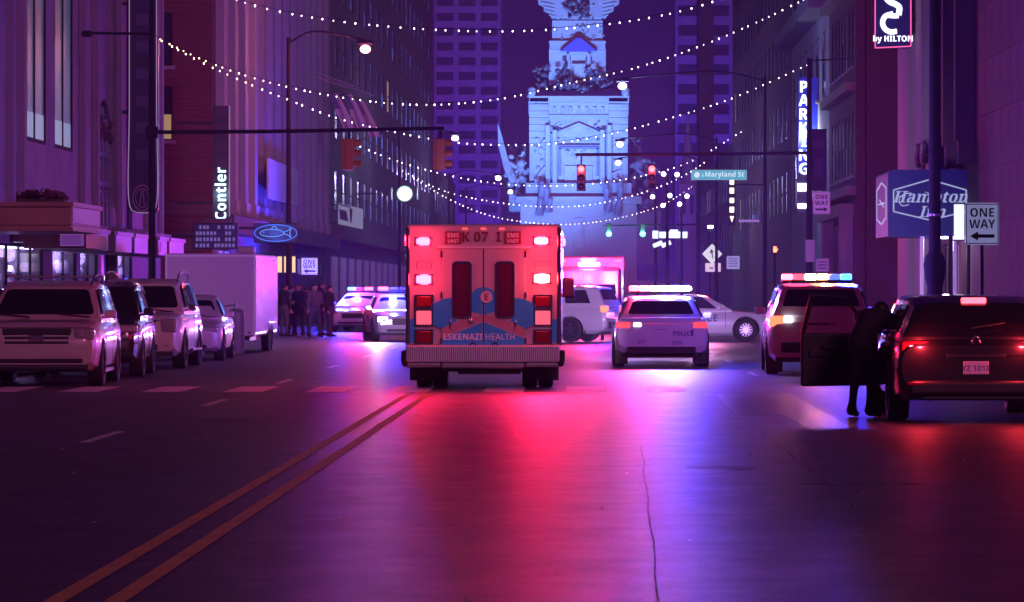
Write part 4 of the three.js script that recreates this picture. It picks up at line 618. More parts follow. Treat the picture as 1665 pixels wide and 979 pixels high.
{ // canopies over the shops
  const gold = stoneMat('tan_lit_canopy', [0.36, 0.24, 0.2], 0.55), pale = stoneMat('lit_street_face', [0.5, 0.46, 0.5], 0.55), brownM = M('dark_brown_fascia', [0.05, 0.032, 0.03], 0.5);  // tan front, pale street face: light on each side put into colour
  const c = thing('entrance_canopy', 'broad tan box canopy over the pavement at the pale limestone building', 'canopy');
  obj('canopy_box', [metric(core(FL + 0.01, X(115, 75), 2.84, 3.34, 75, 79.4))], gold, c);
  obj('moulding', [core(FL + 0.01, X(115, 75) + 0.06, 3.28, 3.37, 74.94, 79.46), core(FL + 0.01, X(115, 75) + 0.05, 2.78, 2.86, 74.95, 79.45), core(FL + 0.01, X(115, 75) + 0.03, 2.9, 2.93, 74.97, 79.43)], gold, c);
  obj('street_panel', core(X(115, 75) + 0.004, X(115, 75) + 0.03, 2.95, 3.26, 75.1, 79.3), pale, c);
  const f = thing('shop_fascia', 'dark brown fascia band with a small lit notice panel under the tan canopy', 'fascia');
  obj('band', core(FL + 0.32, X(140, 83), 2.52, 2.83, 83, 86.5), brownM, f);
  obj('notice_panel', [core(X(98, 82.96), X(136, 82.96), Y(400, 83), Y(381, 83), 82.97, 82.9)], M('pale_notice', [0.6, 0.6, 0.7], 0.4), f);
  each('notice_line', Array.from({ length: 4 }, (_, i) => core(X(101, 83), X(133, 83), Y(397, 83) + i * 0.055, Y(397, 83) + i * 0.055 + 0.02, 82.9, 82.885)), M('notice_ink', [0.1, 0.1, 0.25], 0.5), f);
  obj('soffit', core(FL + 0.02, FL + 0.32, 2.66, 2.83, 83, 86.5), brownM, f);
  const ag = 'box awnings over the shop fronts';
  [[147, 179, 'box awning with dark end, next to the brown fascia band'], [188, 217, 'pale box awning between its two lavender neighbours before the lamp post'], [218, 243, 'bright box awning just before the dark lamp post'], [257, 274, 'box awning with red mark just past the lamp post'], [275, 301, 'last box awning, above the roof of the white trailer']].forEach(([p, q, label], i) => {
    const xo = FL + 1.25, Z0 = xo * F / (p - CX), Z1 = xo * F / (q - CX) - 0.3, a = thing('box_awning', label, 'awning', [0, 0, 0], 0, ag);
    obj('awning_box', [new RoundedBoxGeometry(1.2, 0.5, Z1 - Z0, 2, 0.05).translate(FL + 0.32 + 0.3, 2.76, -(Z0 + Z1) / 2)], brownM, a);
    obj('awning_face', [core(xo - 0.026, xo + 0.0, 2.54, 2.98, Z0 + 0.08, Z1 - 0.08), core(xo - 0.03, xo + 0.05, 2.94, 3.04, Z0, Z1)], pale, a);
    if (i === 3) obj('red_mark', core(xo + 0.001, xo + 0.014, 2.6, 2.9, Z0 + 0.4, Z0 + 0.9), M('red_panel', [0.35, 0.03, 0.1], 0.5), a);
    each('bracket', [bar(V(FL + 0.05, 3.25, -Z0 - 0.2), V(FL + 0.9, 2.98, -Z0 - 0.2), 0.02), bar(V(FL + 0.05, 3.25, -Z1 + 0.2), V(FL + 0.9, 2.98, -Z1 + 0.2), 0.02)], steel, a);
  });
  const pl = thing('potted_plant', 'dry reddish shrub in a trough on top of the tan canopy', 'plant', [X(68, 77), 3.38, -77]), lf = M('dry_foliage', [0.1, 0.035, 0.045], 0.8), gl = [];
  for (let i = 0; i < 420; i++) { const a = rr(0, 6.28), r = Math.sqrt(rnd()); gl.push(new THREE.PlaneGeometry(rr(0.03, 0.07), rr(0.05, 0.11)).rotateX(rr(-1.5, 1.5)).rotateY(a).translate(r * 0.55 * Math.cos(a), 0.08 + 0.2 * rnd() * (1.2 - r * 0.6), r * 0.28 * Math.sin(a))); }
  obj('foliage', gl, lf, pl); obj('trough', rb(1.0, 0.1, 0.45, 0.03, 0, 0.05, 0), brownM, pl);
  obj('stem', Array.from({ length: 12 }, () => bar(V(rr(-0.4, 0.4), 0.08, rr(-0.15, 0.15)), V(rr(-0.5, 0.5), 0.26, rr(-0.2, 0.2)), 0.008, 5)), lf, pl);
}
const neonPink = glow('pink_neon_glow', 0.75, 0.25, 0.6, 0.5);
{ // tall dark blade sign with a thin outline and a roundel
  const Z = 102, x0 = X(208, Z), x1 = X(257, Z), y0 = Y(346, Z), y1 = 13, t = thing('blade_sign', 'tall dark blade sign with pale rounded outline and a round emblem near its foot', 'sign'), r = 0.16;
  const sh = new THREE.Shape(); sh.moveTo(x0, y1); sh.lineTo(x0, y0 + r); sh.quadraticCurveTo(x0, y0, x0 + r, y0); sh.lineTo(x1 - r, y0); sh.quadraticCurveTo(x1, y0, x1, y0 + r); sh.lineTo(x1, y1);
  obj('sign_board', new THREE.ExtrudeGeometry(sh, { depth: 0.3, bevelEnabled: false }).translate(0, 0, -Z - 0.3), M('navy_board', [0.03, 0.03, 0.06], 0.4), t);
  obj('outline_neon', tube([V(x0 + 0.04, y1, -Z + 0.03), V(x0 + 0.04, y0 + 3, -Z + 0.03), V(x0 + 0.04, y0 + 0.25, -Z + 0.03), V(x0 + 0.12, y0 + 0.05, -Z + 0.03), V((x0 + x1) / 2, y0 + 0.0, -Z + 0.03), V(x1 - 0.12, y0 + 0.05, -Z + 0.03), V(x1 - 0.04, y0 + 0.25, -Z + 0.03), V(x1 - 0.04, y0 + 3, -Z + 0.03), V(x1 - 0.04, y1, -Z + 0.03)], 0.014, 120), glow('outline_neon_glow', 0.62, 0.35, 0.7, 0.55), t);
  const cx = X(231, Z), cy = Y(322, Z), gold = M('dull_emblem', [0.28, 0.2, 0.24], 0.5);
  obj('emblem', [new THREE.TorusGeometry(0.28, 0.02, 8, 36).scale(0.9, 1.25, 1).translate(cx, cy, -Z + 0.02), new THREE.TorusGeometry(0.2, 0.015, 8, 30).scale(0.9, 1.3, 1).translate(cx, cy, -Z + 0.02), bar(V(cx - 0.06, cy - 0.2, -Z + 0.03), V(cx - 0.02, cy + 0.22, -Z + 0.03), 0.018), bar(V(cx + 0.06, cy - 0.2, -Z + 0.03), V(cx + 0.02, cy + 0.22, -Z + 0.03), 0.018)], gold, t);
  each('letter_block', Array.from({ length: 7 }, (_, i) => bx(0.34, 0.3, 0.012, cx, 5.3 + i * 0.75, -Z + 0.008)), M('faint_letters', [0.06, 0.06, 0.1], 0.5), t);
  each('bracket', [6.5, 9.5].map((y) => bar(V(FL, y, -Z - 0.15), V(x0 + 0.05, y, -Z - 0.15), 0.05)), black, t);
}
function gridBuilding(t, side, at, a, b, y0, n, fh, wallM, { w = 1.3, gap = 1.5, h = 1.8, lit = 0.06, cols = 1, paneM = darkGlass, y1, arch = false, sill = null } = {}) {
  const holes = [], step = w + gap, k = Math.floor((Math.abs(b - a) - gap) / step), off = (Math.abs(b - a) - k * step + gap) / 2, lo = Math.min(a, b);
  for (let r = 0; r < n; r++) for (let c = 0; c < k; c++) holes.push([lo + off + c * step, lo + off + c * step + w, y0 + r * fh, y0 + r * fh + h, arch]);
  obj('wall', facade(side, at, a, b, 0.13, y1 ?? y0 + n * fh + 1, holes), wallM, t);
  for (const [p, q, ya, yb] of holes) windowIn(t, side, at, p, q, ya, yb, { cols, rows: 2, bar: 0.07, paneM: rnd() < lit ? warmPane : paneM, sill });
}
{ // L3 / L4: red brick flank, grey pilastered front
  const xa = -12.6, t = thing('brick_building', 'dark red brick building flank with pale window ledges behind the blade sign', 'building');
  obj('wall', facade('S', 124, xa - 14, xa, 0.13, 26, [[-14.7, -13.95, 6.6, 8.4], [-14.7, -13.95, 9.1, 10.9], [-14.7, -13.95, 11.6, 13.4], [-16.6, -15.8, 6.6, 8.4]]), redBrick, t);
  for (const [y, m] of [[6.6, warmPane], [9.1, darkGlass], [11.6, darkGlass]]) windowIn(t, 'S', 124, -14.7, -13.95, y, y + 1.8, { rows: 2, paneM: [m, darkGlass], sill: paleStone });
  windowIn(t, 'S', 124, -16.6, -15.8, 6.6, 8.4, { rows: 2, sill: paleStone });
  each('cornice', [span(xa - 14, xa + 0.01, 4.1, 4.5, -123.996, -123.8), span(-14.3, -12.9, 2.9, 3.5, -123.994, -123.6)], brown, t);
  obj('rear_block', core(xa - 14, xa - 0.4, 0.13, 26, 124.36, 178), redBrick, t);
  const g = thing('pilaster_building', 'grey building with a rank of tall pilasters along the street front', 'building'), holes = [], P0 = Array.from({ length: 14 }, (_, i) => 125 + i * 3.85);
  for (const p of P0.slice(0, -1)) for (let r = 0; r < 4; r++) holes.push([p + 1.35, p + 3.65, 5.4 + r * 3.9, 8.4 + r * 3.9]);
  for (let i = 0; i < 9; i++) holes.push([126 + i * 5.7, 130.4 + i * 5.7, 0.6, 3.0]);
  obj('wall', facade('L', xa, 124.36, 178, 0.13, 26, holes, 0.38), darkStone, g);
  for (const p of P0) obj('pilaster', [slab('L', xa, p, p + 1.2, 4.4, 24, 0.004, 0.3), slab('L', xa, p - 0.1, p + 1.3, 4.2, 4.7, 0.006, 0.36)], greyStone, g);
  holes.forEach(([a, b, ya, yb], i) => windowIn(g, 'L', xa, a, b, ya, yb, { cols: 2, rows: yb < 4 ? 1 : 2, bar: 0.08, paneM: yb < 4 ? (i % 3 === 1 ? glow('violet_shop_glow', 0.25, 0.12, 0.8, 0.5) : darkGlass) : darkGlass }));
  obj('cornice', [slab('L', xa, 124.4, 178, 3.5, 4.1, 0.005, 0.7)], darkStone, g);
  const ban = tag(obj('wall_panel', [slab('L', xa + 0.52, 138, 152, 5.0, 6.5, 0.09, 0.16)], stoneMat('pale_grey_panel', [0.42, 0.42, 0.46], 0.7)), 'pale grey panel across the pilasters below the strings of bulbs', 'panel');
}
{ // L5, L6: darker blocks up the street
  const t = thing('office_block', 'tall dark office block up the street behind the striped flags', 'building');
  gridBuilding(t, 'L', -12.6, 178.4, 300, 5.5, 6, 3.6, darkStone, { w: 2.6, gap: 3.4, h: 2.1, lit: 0.03, y1: 44 });
  obj('rear_block', core(-40, -13.0, 0.13, 44, 178.4, 300), darkStone, t); obj('cornice', slab('L', -12.6, 178.5, 300, 4.0, 4.6, 0.005, 0.8), darkStone, t);
  each('shop_front', Array.from({ length: 18 }, (_, i) => slab('L', -12.6, 181 + i * 6.5, 185 + i * 6.5, 0.5, 3.2, 0.01, 0.1)), glow('dim_shop_glow', 0.35, 0.1, 0.6, 0.18), t);
  const u = thing('low_block', 'low dark block between the office block and the monument', 'building');
  gridBuilding(u, 'L', -12.6, 300.5, 352, 4.5, 2, 3.4, darkStone, { w: 2.4, gap: 2.6, h: 2, lit: 0.1, y1: 11.6 }); obj('rear_block', core(-40, -13.0, 0.13, 11.6, 300.5, 352), darkStone, u);
}
{ // floodlit towers far behind
  const Z = 600, tower = (name, label, x0, x1, top, cols, fh, m, side = 'S') => {
    const t = thing(name, label, 'building'), w = x1 - x0, cw = w / cols, holes = [];
    for (let y = 14; y < top - 3; y += fh) for (let c = 0; c < cols; c++) holes.push([x0 + cw * (c + 0.1), x0 + cw * (c + 0.86), y, y + fh * 0.55]);
    obj('wall', facade('S', Z, x0, x1, 0.13, top, holes, 0.5), m, t); obj('core_block', core(x0, x1, 0.13, top, Z + 0.8, Z + 18), m, t);
    for (const [a, b, y, y1] of holes) obj('window_pane', span(a - 0.05, b + 0.05, y - 0.05, y1 + 0.05, -Z - 0.72, -Z - 0.6), darkGlass, t);
    return t;
  };
  tower('office_tower', 'blue-lit office tower with rows of dark windows left of the monument', X(706, Z), X(814, Z), 62, 3, 2.4, navy);
  tower('blue_tower', 'narrow blue-lit tower to the other side of the monument, behind the spire', X(1098, Z), X(1192, Z), 64, 2, 3.2, navy);
  const Zd = 480, d = thing('dark_tower', 'slim dark tower in front of the narrow blue-lit tower', 'building');
  obj('wall', [core(X(1137, Zd), X(1161, Zd), 0.13, 60, Zd, Zd + 12)], darkStone, d); each('pier', [0.15, 0.5, 0.85].map((k) => core(lerp(X(1137, Zd), X(1161, Zd), k) - 0.12, lerp(X(1137, Zd), X(1161, Zd), k) + 0.12, 0.13, 60, Zd - 0.3, Zd - 0.004)), darkStone, d);
  const Zs = 420, sp = thing('church_spire', 'slender pointed church spire lit blue at the far end of the street', 'church', [X(1118, Zs), 0, -Zs]);
  obj('tower', [bx(2.1, 13.5, 2.1, 0, 6.75, 0), ...[-1, 1].flatMap((a) => [-1, 1].map((b) => cyl(0.18, 0.16, 15, a * 1.0, 0, b * 1.0, 6))), ...[-1, 1].flatMap((a) => [-1, 1].map((b) => cyl(0.2, 0.0, 1.6, a * 1.0, 15, b * 1.0, 6)))], greyStone, sp);
  obj('spire', cyl(0.95, 0.0, 8.5, 0, 13.5, 0, 8), greyStone, sp);
  for (const k of [-0.45, 0.45]) obj('belfry_opening', [bx(0.42, 2.2, 0.08, k, 11.2, 1.06)], darkGlass, sp);
}
{ // R1, R2: plum wall, hotel front
  const t = thing('plum_building', 'plain plum-coloured building front at the near corner behind the one-way sign', 'building');
  obj('wall', facade('R', FR, 40, 97, 0.13, 26, [], 0.4), plum, t); obj('rear_block', core(FR + 0.45, FR + 14, 0.13, 26, 40, 97), plum, t);
  for (let i = 0; i < 8; i++) for (let r = 0; r < 9; r++) obj('cladding_panel', slab('R', FR, 82 + i * 1.85, 82 + i * 1.85 + 1.83, 0.5 + r * 1.4, 0.5 + r * 1.4 + 1.385, 0.004, 0.03 + 0.006 * rnd()), plum, t);
  const h = thing('hotel_building', 'brown stone hotel front with pale pilasters and scroll brackets', 'building'), pale = stoneMat('worn_pale_stone', [0.36, 0.32, 0.33], 0.8);
  obj('wall', facade('R', FR, 97.05, XS, 0.13, 26, [[99, 101.5, 0.14, 2.9], [102.3, 104.8, 0.14, 2.9], [105.6, 108, 0.14, 2.9], [98.6, 103.5, 10.2, 13]], 0.4), brown, h);
  for (const [a, b] of [[99, 101.5], [102.3, 104.8], [105.6, 108]]) windowIn(h, 'R', FR, a, b, 0.14, 2.9, { cols: 2, rows: 1, paneM: glow('lobby_glow', 0.6, 0.35, 0.8, 0.35), deep: 0.25, name: 'lobby_window' });
  windowIn(h, 'R', FR, 98.6, 103.5, 10.2, 13, { cols: 3, rows: 1 });
  for (const [a, b, y0, y1, m] of [[112.6, 116.6, 0.14, 22, pale], [108.2, 110.4, 0.14, 20, pale], [104.9, 105.5, 4.95, 22, brown], [101.6, 102.2, 4.95, 22, brown], [98.2, 98.8, 4.95, 22, brown]]) obj('pilaster', [slab('R', FR, a, b, y0, y1, 0.004, 0.42), slab('R', FR, a + 0.12, b - 0.12, y0 + 0.6, y1, 0.42, 0.5)], m, h);
  for (const Z of [106.4, 108.4]) { const pts = Array.from({ length: 40 }, (_, i) => { const a = i * 0.36, r = 0.42 * Math.exp(-i * 0.055); return V(FR - 0.5 - 0.1, 5.45 + r * Math.sin(a), -Z + r * Math.cos(a)); }); obj('scroll_bracket', [tube(pts, 0.09, 60, 6), slab('R', FR, Z - 0.5, Z + 0.5, 4.9, 5.9, 0.004, 0.5)], pale, h); }
  obj('rear_wall', core(FR + 0.45, FR + 14, 0.13, 26, 97.05, XS), brown, h);
}
{ // hotel canopy sign
  const Z0 = 100, Z1 = 104.2, x0 = X(1444, Z0), x1 = X(1576, Z0), y0 = Y(384, Z0), y1 = Y(276, Z0), cx = (x0 + x1) / 2, t = thing('hotel_canopy', 'navy blue hotel canopy with white hexagon outline and script lettering over the pavement', 'canopy');
  const sh = new THREE.Shape(); sh.moveTo(x0, y0); sh.lineTo(x1, y0); sh.lineTo(x1, y1 - 0.12); sh.quadraticCurveTo(x1 - 0.02, y1, x1 - 0.14, y1); sh.lineTo(x0 + 0.14, y1); sh.quadraticCurveTo(x0 + 0.02, y1, x0, y1 - 0.12); sh.closePath();
  obj('canopy_skin', new THREE.ExtrudeGeometry(sh, { depth: Z1 - Z0, bevelEnabled: false }).translate(0, 0, -Z1), M('navy_canvas', [0.005, 0.022, 0.14], 0.6), t);
  const hx = (s) => [[1453, 309], [1512, 292], [1571, 309], [1571, 344], [1512, 358], [1453, 344]].map(([a, b]) => V(X(a, Z0), Y(b, Z0), -Z0 + 0.02)), e = hx(), white = glow('lit_white_lettering', 0.55, 0.62, 1, 0.62);
  obj('hexagon_outline', e.map((p, i) => bar(p, e[(i + 1) % 6], 0.022, 6)), white, t);
  const tx = (s, size, px, py) => place(text(s, size, 0.012, 'serif_bold', 0.3), X(px, Z0), Y(py, Z0), -Z0 + 0.004);
  const swash = (pts, r = 0.016) => tube(pts.map(([a, b]) => V(X(a, Z0), Y(b, Z0), -Z0 + 0.014)), r, 40, 6);
  obj('sign_lettering', [tx('Hampton', 0.31, 1514, 323), tx('Inn', 0.3, 1518, 344), swash([[1478, 333], [1466, 334], [1462, 324], [1470, 316], [1482, 314]]), swash([[1504, 312], [1512, 314], [1516, 308], [1512, 300]], 0.01), swash([[1553, 330], [1562, 331], [1567, 326]])], white, t);
  const l = x0 - 0.008, zz = (k) => -lerp(Z0 + 0.5, Z1 - 0.5, k), yy = (k) => lerp(y0 + 0.35, y1 - 0.3, k);
  obj('side_outline', [[[0, 0.15], [0.5, 0]], [[0.5, 0], [1, 0.15]], [[1, 0.15], [1, 0.85]], [[1, 0.85], [0.5, 1]], [[0.5, 1], [0, 0.85]], [[0, 0.85], [0, 0.15]], [[0.2, 0.5], [0.8, 0.5]], [[0.25, 0.4], [0.7, 0.6]]].map(([a, b]) => bar(V(l, yy(a[1]), zz(a[0])), V(l, yy(b[1]), zz(b[0])), 0.022, 6)), white, t);
  for (const [px, m] of [[1499, whitePaint], [1545, darkMetal], [1553, whitePaint], [1575, darkMetal], [1589, whitePaint]]) for (const Z of [px % 2 ? Z0 + 0.2 : Z1 - 0.3]) obj('canopy_post', cyl(0.06, 0.055, y0 - 0.13, X(px, Z0) * (Z / Z0), 0.13, -Z, 12), m, t);
  obj('down_light', cyl(0.16, 0.16, 0.05, X(1533, Z0 + 0.6), y0 - 0.06, -Z0 - 0.6, 16), glow('down_light_glow', 0.8, 0.8, 1, 12), t);
  point('canopy_lamp', [X(1533, 100.6), y0 - 0.2, -100.6], [0.75, 0.6, 1], 9, 0.2);
  const b = thing('lightbox_sign', 'plain glowing white lightbox beside the one-way sign, at the canopy end', 'sign', [X(1559.5, 99), Y(361, 99), -99]);
  obj('lit_panel', rb(0.27, 0.95, 0.1, 0.02), glow('lightbox_glow', 0.85, 0.9, 1, 1.2), b); obj('sign_frame', [bx(0.31, 0.03, 0.14, 0, 0.49, 0), bx(0.31, 0.03, 0.14, 0, -0.49, 0), bar(V(0.05, 0, -0.05), V(0.6, 0, -0.6), 0.02)], darkMetal, b);
}
{ // hotel blade sign high up
  const Z = 110, x0 = X(1423, Z), x1 = X(1481, Z), y0 = Y(78, Z), y1 = 12.5, t = thing('hotel_blade_sign', 'navy blade sign with thin pink border and white script stroke high on the hotel front', 'sign');
  obj('sign_board', core(x0, x1, y0, y1, Z, Z + 0.35), M('navy_panel', [0.008, 0.012, 0.11], 0.4), t);
  obj('border_neon', [bar(V(x0, y0, -Z + 0.03), V(x1, y0 + 0.05, -Z + 0.03), 0.018), bar(V(x0, y0, -Z + 0.03), V(x0, y1, -Z + 0.03), 0.018), bar(V(x1, y0 + 0.05, -Z + 0.03), V(x1, y1, -Z + 0.03), 0.018)], glow('border_neon_glow', 1, 0.12, 0.4, 1.3), t);
  const w = glow('white_sign_glow', 0.85, 0.88, 1, 2.2), q = (pts, r) => tube(pts.map(([a, b]) => V(X(a, Z), Y(b, Z), -Z + 0.03)), r, 50, 8);
  obj('script_stroke', [q([[1440, -22], [1441, -4], [1447, 3], [1456, 7], [1462, 12], [1461, 25]], 0.085), q([[1461, 26], [1452, 26], [1443, 25]], 0.07), q([[1452, 22], [1439, 27], [1435, 37], [1439, 47], [1448, 52], [1458, 51]], 0.075)], w, t);
  obj('sign_lettering', place(text('by HILTON', 0.17, 0.02), X(1452, Z), Y(64, Z), -Z + 0.004), w, t);
  each('bracket', [9.6, 11.8].map((y) => bar(V(x1, y, -Z - 0.17), V(FR, y, -Z - 0.17), 0.05)), black, t);
}
{ // R3..R6
  const t = thing('corner_brick_building', 'dark brick corner building with a blank flank and narrow windows above pale sills', 'building');
  obj('flank_wall', facade('S', XE + 0.5, FR + 0.4, FR + 14, 0.13, 26, []), redBrick, t);
  const holes = []; for (const y of [6.0, 10.2, 14]) for (let i = 0; i < 7; i++) holes.push([142.6 + i * 1.95, 143.7 + i * 1.95, y, y + 2.5, true]);
  obj('wall', facade('R', FR, XE + 0.5, 157, 0.13, 26, holes), redBrick, t);
  for (const [a, b, ya, yb] of holes) windowIn(t, 'R', FR, a, b, ya, yb, { rows: 2, sill: paleStone });
  each('cornice', [9.2, 13.2, 5.2].map((y) => slab('R', FR, XE + 0.4, 157, y, y + 0.35, 0.004, 0.4)), stoneMat('pink_sandstone', [0.28, 0.18, 0.18], 0.8), t);
  each('shop_surround', [slab('R', FR, 143, 144, 0.14, 4.4, 0.004, 0.5), slab('R', FR, 154, 155, 0.14, 4.4, 0.004, 0.5), slab('R', FR, 142.6, 155.4, 4.4, 4.9, 0.005, 0.6)], stoneMat('shop_sandstone', [0.3, 0.2, 0.2], 0.8), t);
  obj('shop_glass', slab('R', FR, 144.2, 153.8, 0.5, 4.2, 0.006, 0.04), darkGlass, t);
  const g = thing('grey_stone_building', 'grey stone building with lighter upper storeys behind the parking sign', 'building');
  gridBuilding(g, 'R', FR, 157.2, 186, 5.6, 4, 4.4, stoneMat('light_grey_stone', [0.36, 0.37, 0.4], 0.8), { w: 2.2, gap: 2.2, h: 2.8, y1: 30, arch: true, sill: paleStone }); obj('rear_block', core(FR + 0.36, FR + 14, 0.13, 30, 157.2, 186), greyStone, g); obj('cornice', slab('R', FR, 157.3, 186, 13.6, 14.2, 0.004, 0.9), greyStone, g);
  const o = thing('dark_office_building', 'dark office building with faint windows to the near side of the blue tower', 'building');
  gridBuilding(o, 'R', FR, 186.4, 262, 5.5, 5, 3.8, plum, { w: 1.8, gap: 2.6, h: 2.2, lit: 0.04, y1: 40 }); obj('rear_block', core(FR + 0.36, FR + 16, 0.13, 40, 186.4, 262), darkStone, o);
  const k = thing('low_block', 'low dark block below the blue tower at the far end of the street', 'building');
  gridBuilding(k, 'R', FR, 262.4, 350, 4.6, 2, 3.4, darkStone, { w: 2.4, gap: 3, h: 2, lit: 0.1, y1: 12 }); obj('rear_block', core(FR + 0.36, FR + 16, 0.13, 12, 262.4, 350), darkStone, k);
}

// ------------------------------------------------------------------ the monument at the end of the street
{
  const Z = 400, t = thing('monument', 'tall pale stone monument lit blue-white at the end of the street', 'monument', [X(941, Z), 0, -Z]), u = (px) => (px - 941) * Z / F, y = (py) => EYE - (py - CY) * Z / F;
  const lime = mapped(M('monument_limestone', [0.5, 0.49, 0.47], 0.75), { map: sized(T.stone, 5), bumpMap: sized(T.stone, 2.2), bumpScale: 0.14 }), bronze = M('dark_bronze', [0.11, 0.075, 0.08], 0.5, 0.3), shade = M('recess_dark', [0.05, 0.045, 0.07], 0.8);
  const block = (a, b, top, bot, d = null, m = 0) => { const w = u(b) - u(a), dep = d ?? w; return rb(w, y(top) - y(bot), dep, m, (u(a) + u(b)) / 2, (y(top) + y(bot)) / 2, 0); };
  obj('steps', Array.from({ length: 8 }, (_, i) => bx(26 - i * 1.3, 0.3, 26 - i * 1.3, 0, 0.28 + i * 0.3, 0)), lime, t);
  obj('lower_pedestal', [block(848, 1034, 330, 470, 13, 0.05), block(840, 1042, 322, 334, 14, 0.05), block(856, 1026, 300, 324, 12, 0.05)], lime, t);
  obj('main_block', metric(block(868, 1016, 168, 304, 10, 0.06)), lime, t);
  each('corner_pier', [-1, 1].flatMap((s) => [0].map(() => bx(2.0, y(176) - y(304), 10.6, s * 4.25, (y(176) + y(304)) / 2, 0))), lime, t);
  each('rusticated_stone', Array.from({ length: 7 }, (_, i) => [-1, 1].map((s) => rb(2.1, 0.62, 10.8, 0.05, s * 4.25, y(232) + i * 0.72, 0))).flat(), lime, t);
  each('cornice', [block(862, 1022, 160, 170, 10.8, 0.05), block(866, 1018, 170, 176, 10.4, 0.05), block(871, 1012, 190, 194, 10.3, 0.03)], lime, t);
  each('triglyph', Array.from({ length: 11 }, (_, i) => rb(0.36, 0.75, 0.3, 0.06, lerp(-4.3, 4.3, i / 10), y(183), 5.05)), lime, t);
  for (const s of [-1, 1]) obj('acroterion', [new THREE.LatheGeometry([[0.001, 0], [0.55, 0.05], [0.42, 0.5], [0.5, 0.9], [0.2, 1.2], [0.001, 1.25]].map(([a, b]) => new THREE.Vector2(a, b)), 12).translate(s * 5.0, y(163), 4.9), rb(0.7, 1.6, 0.7, 0.15, s * 5.05, y(178), 4.9)], lime, t);
  obj('ledge', block(874, 1010, 152, 161, 9.2, 0.04), M('ledge_blue_shadow', [0.14, 0.1, 0.4], 0.8), t);  // blue shadow band put into the ledge colour
  for (const px of [908, 970]) obj('round_window', [new THREE.CylinderGeometry(0.42, 0.42, 0.3, 20).rotateX(Math.PI / 2).translate(u(px), y(219), 5.05), new THREE.TorusGeometry(0.48, 0.1, 8, 22).translate(u(px), y(219), 5.2)], shade, t);
  obj('pediment', [prism([[-3.6, 0], [3.6, 0], [0, 1.5]], 0.35, 0.04).translate(0, y(226), 4.98), prism([[-2.8, 0.25], [2.8, 0.25], [0, 1.25]], 0.3).translate(0, y(226), 5.12)], lime, t);
  obj('door_frame', [bx(4.2, 0.22, 0.5, 0, y(244), 5.1), bx(0.22, 3.0, 0.5, -2.0, y(266), 5.1), bx(0.22, 3.0, 0.5, 2.0, y(266), 5.1), bx(4.4, 0.16, 0.55, 0, y(240), 5.1)], M('stone_shadow_moulding', [0.2, 0.18, 0.24], 0.8), t);
  each('buttress', [-1, 1].flatMap((s) => [2.55, 3.3].map((k, i) => rb(0.5, 6.2 + i, 1.2, 0.08, s * k, y(300) + 2.6, 5.3))), lime, t);
  each('inscription_panel', [rb(3.0, 2.4, 0.2, 0.05, 0, y(290), 5.1), rb(1.2, 3.2, 0.3, 0.05, 0, y(380), 6.55)], lime, t);
  // shaft
  obj('shaft', [block(893, 985, 82, 150, 6.1, 0.05), block(894, 984, 72, 84, 6.1, 0.04), block(898, 980, 36, 74, 5.5, 0.05), block(893, 985, 69, 73, 6.2, 0.03), block(900, 978, -60, 38, 5.2, 0.05)], lime, t);
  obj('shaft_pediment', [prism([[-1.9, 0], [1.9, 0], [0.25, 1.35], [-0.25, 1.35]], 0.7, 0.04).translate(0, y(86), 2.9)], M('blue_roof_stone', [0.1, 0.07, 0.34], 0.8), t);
  obj('aedicule', [rb(2.1, 0.3, 0.6, 0.04, 0, y(89), 3.2), rb(1.3, 1.6, 0.5, 0.05, 0.1, y(118), 3.2), ...[-1, 1].map((s) => rb(0.4, 1.7, 0.4, 0.05, s * 1.1, y(103), 3.2)), rb(1.5, 0.2, 0.55, 0.03, 0, y(108), 3.25)], lime, t);
  each('aedicule_opening', [bx(0.9, 0.5, 0.2, -1.3, y(98), 3.06), bx(0.7, 0.4, 0.2, 1.1, y(99), 3.06)], shade, t);
  // sculpture: knots of figures, limbs and drapery round the shaft
  const lump = (n, x0, x1, p0, p1, z0, z1, s0, s1) => Array.from({ length: n }, () => { const a = rnd() < 0.55, s = rr(s0, s1), g = a ? new THREE.CapsuleGeometry(s * 0.45, s * rr(1.2, 2.6), 3, 7) : new THREE.IcosahedronGeometry(s * 0.8, 1).scale(1, rr(0.7, 1.5), 1); return g.rotateZ(rr(-1.3, 1.3)).rotateX(rr(-0.6, 0.6)).translate(rr(u(x0), u(x1)), rr(y(p0), y(p1)), rr(z0, z1)); });
  obj('bronze_relief', [...lump(46, 872, 928, 148, 112, 2.0, 4.2, 0.28, 0.55), ...lump(40, 955, 993, 148, 116, 2.0, 4.2, 0.26, 0.5), ...lump(30, 890, 985, 150, 140, 3.0, 4.4, 0.25, 0.5), ...lump(10, 925, 955, 160, 138, 4.2, 4.7, 0.3, 0.5)], bronze, t);
  obj('carved_relief', [...lump(40, 893, 990, 232, 205, 5.0, 5.2, 0.16, 0.3), ...lump(16, 872, 884, 300, 232, 5.2, 5.5, 0.25, 0.45), ...lump(16, 998, 1010, 300, 232, 5.2, 5.5, 0.25, 0.45), ...lump(14, 915, 965, 262, 248, 5.0, 5.2, 0.15, 0.26), ...lump(24, 896, 982, 66, 42, 2.75, 2.9, 0.12, 0.2)], lime, t);
  obj('collar_relief', [...lump(26, 915, 960, 26, 4, 2.5, 3.4, 0.3, 0.5), ...lump(26, 897, 981, 33, 26, 2.4, 3.0, 0.2, 0.35)], bronze, t);
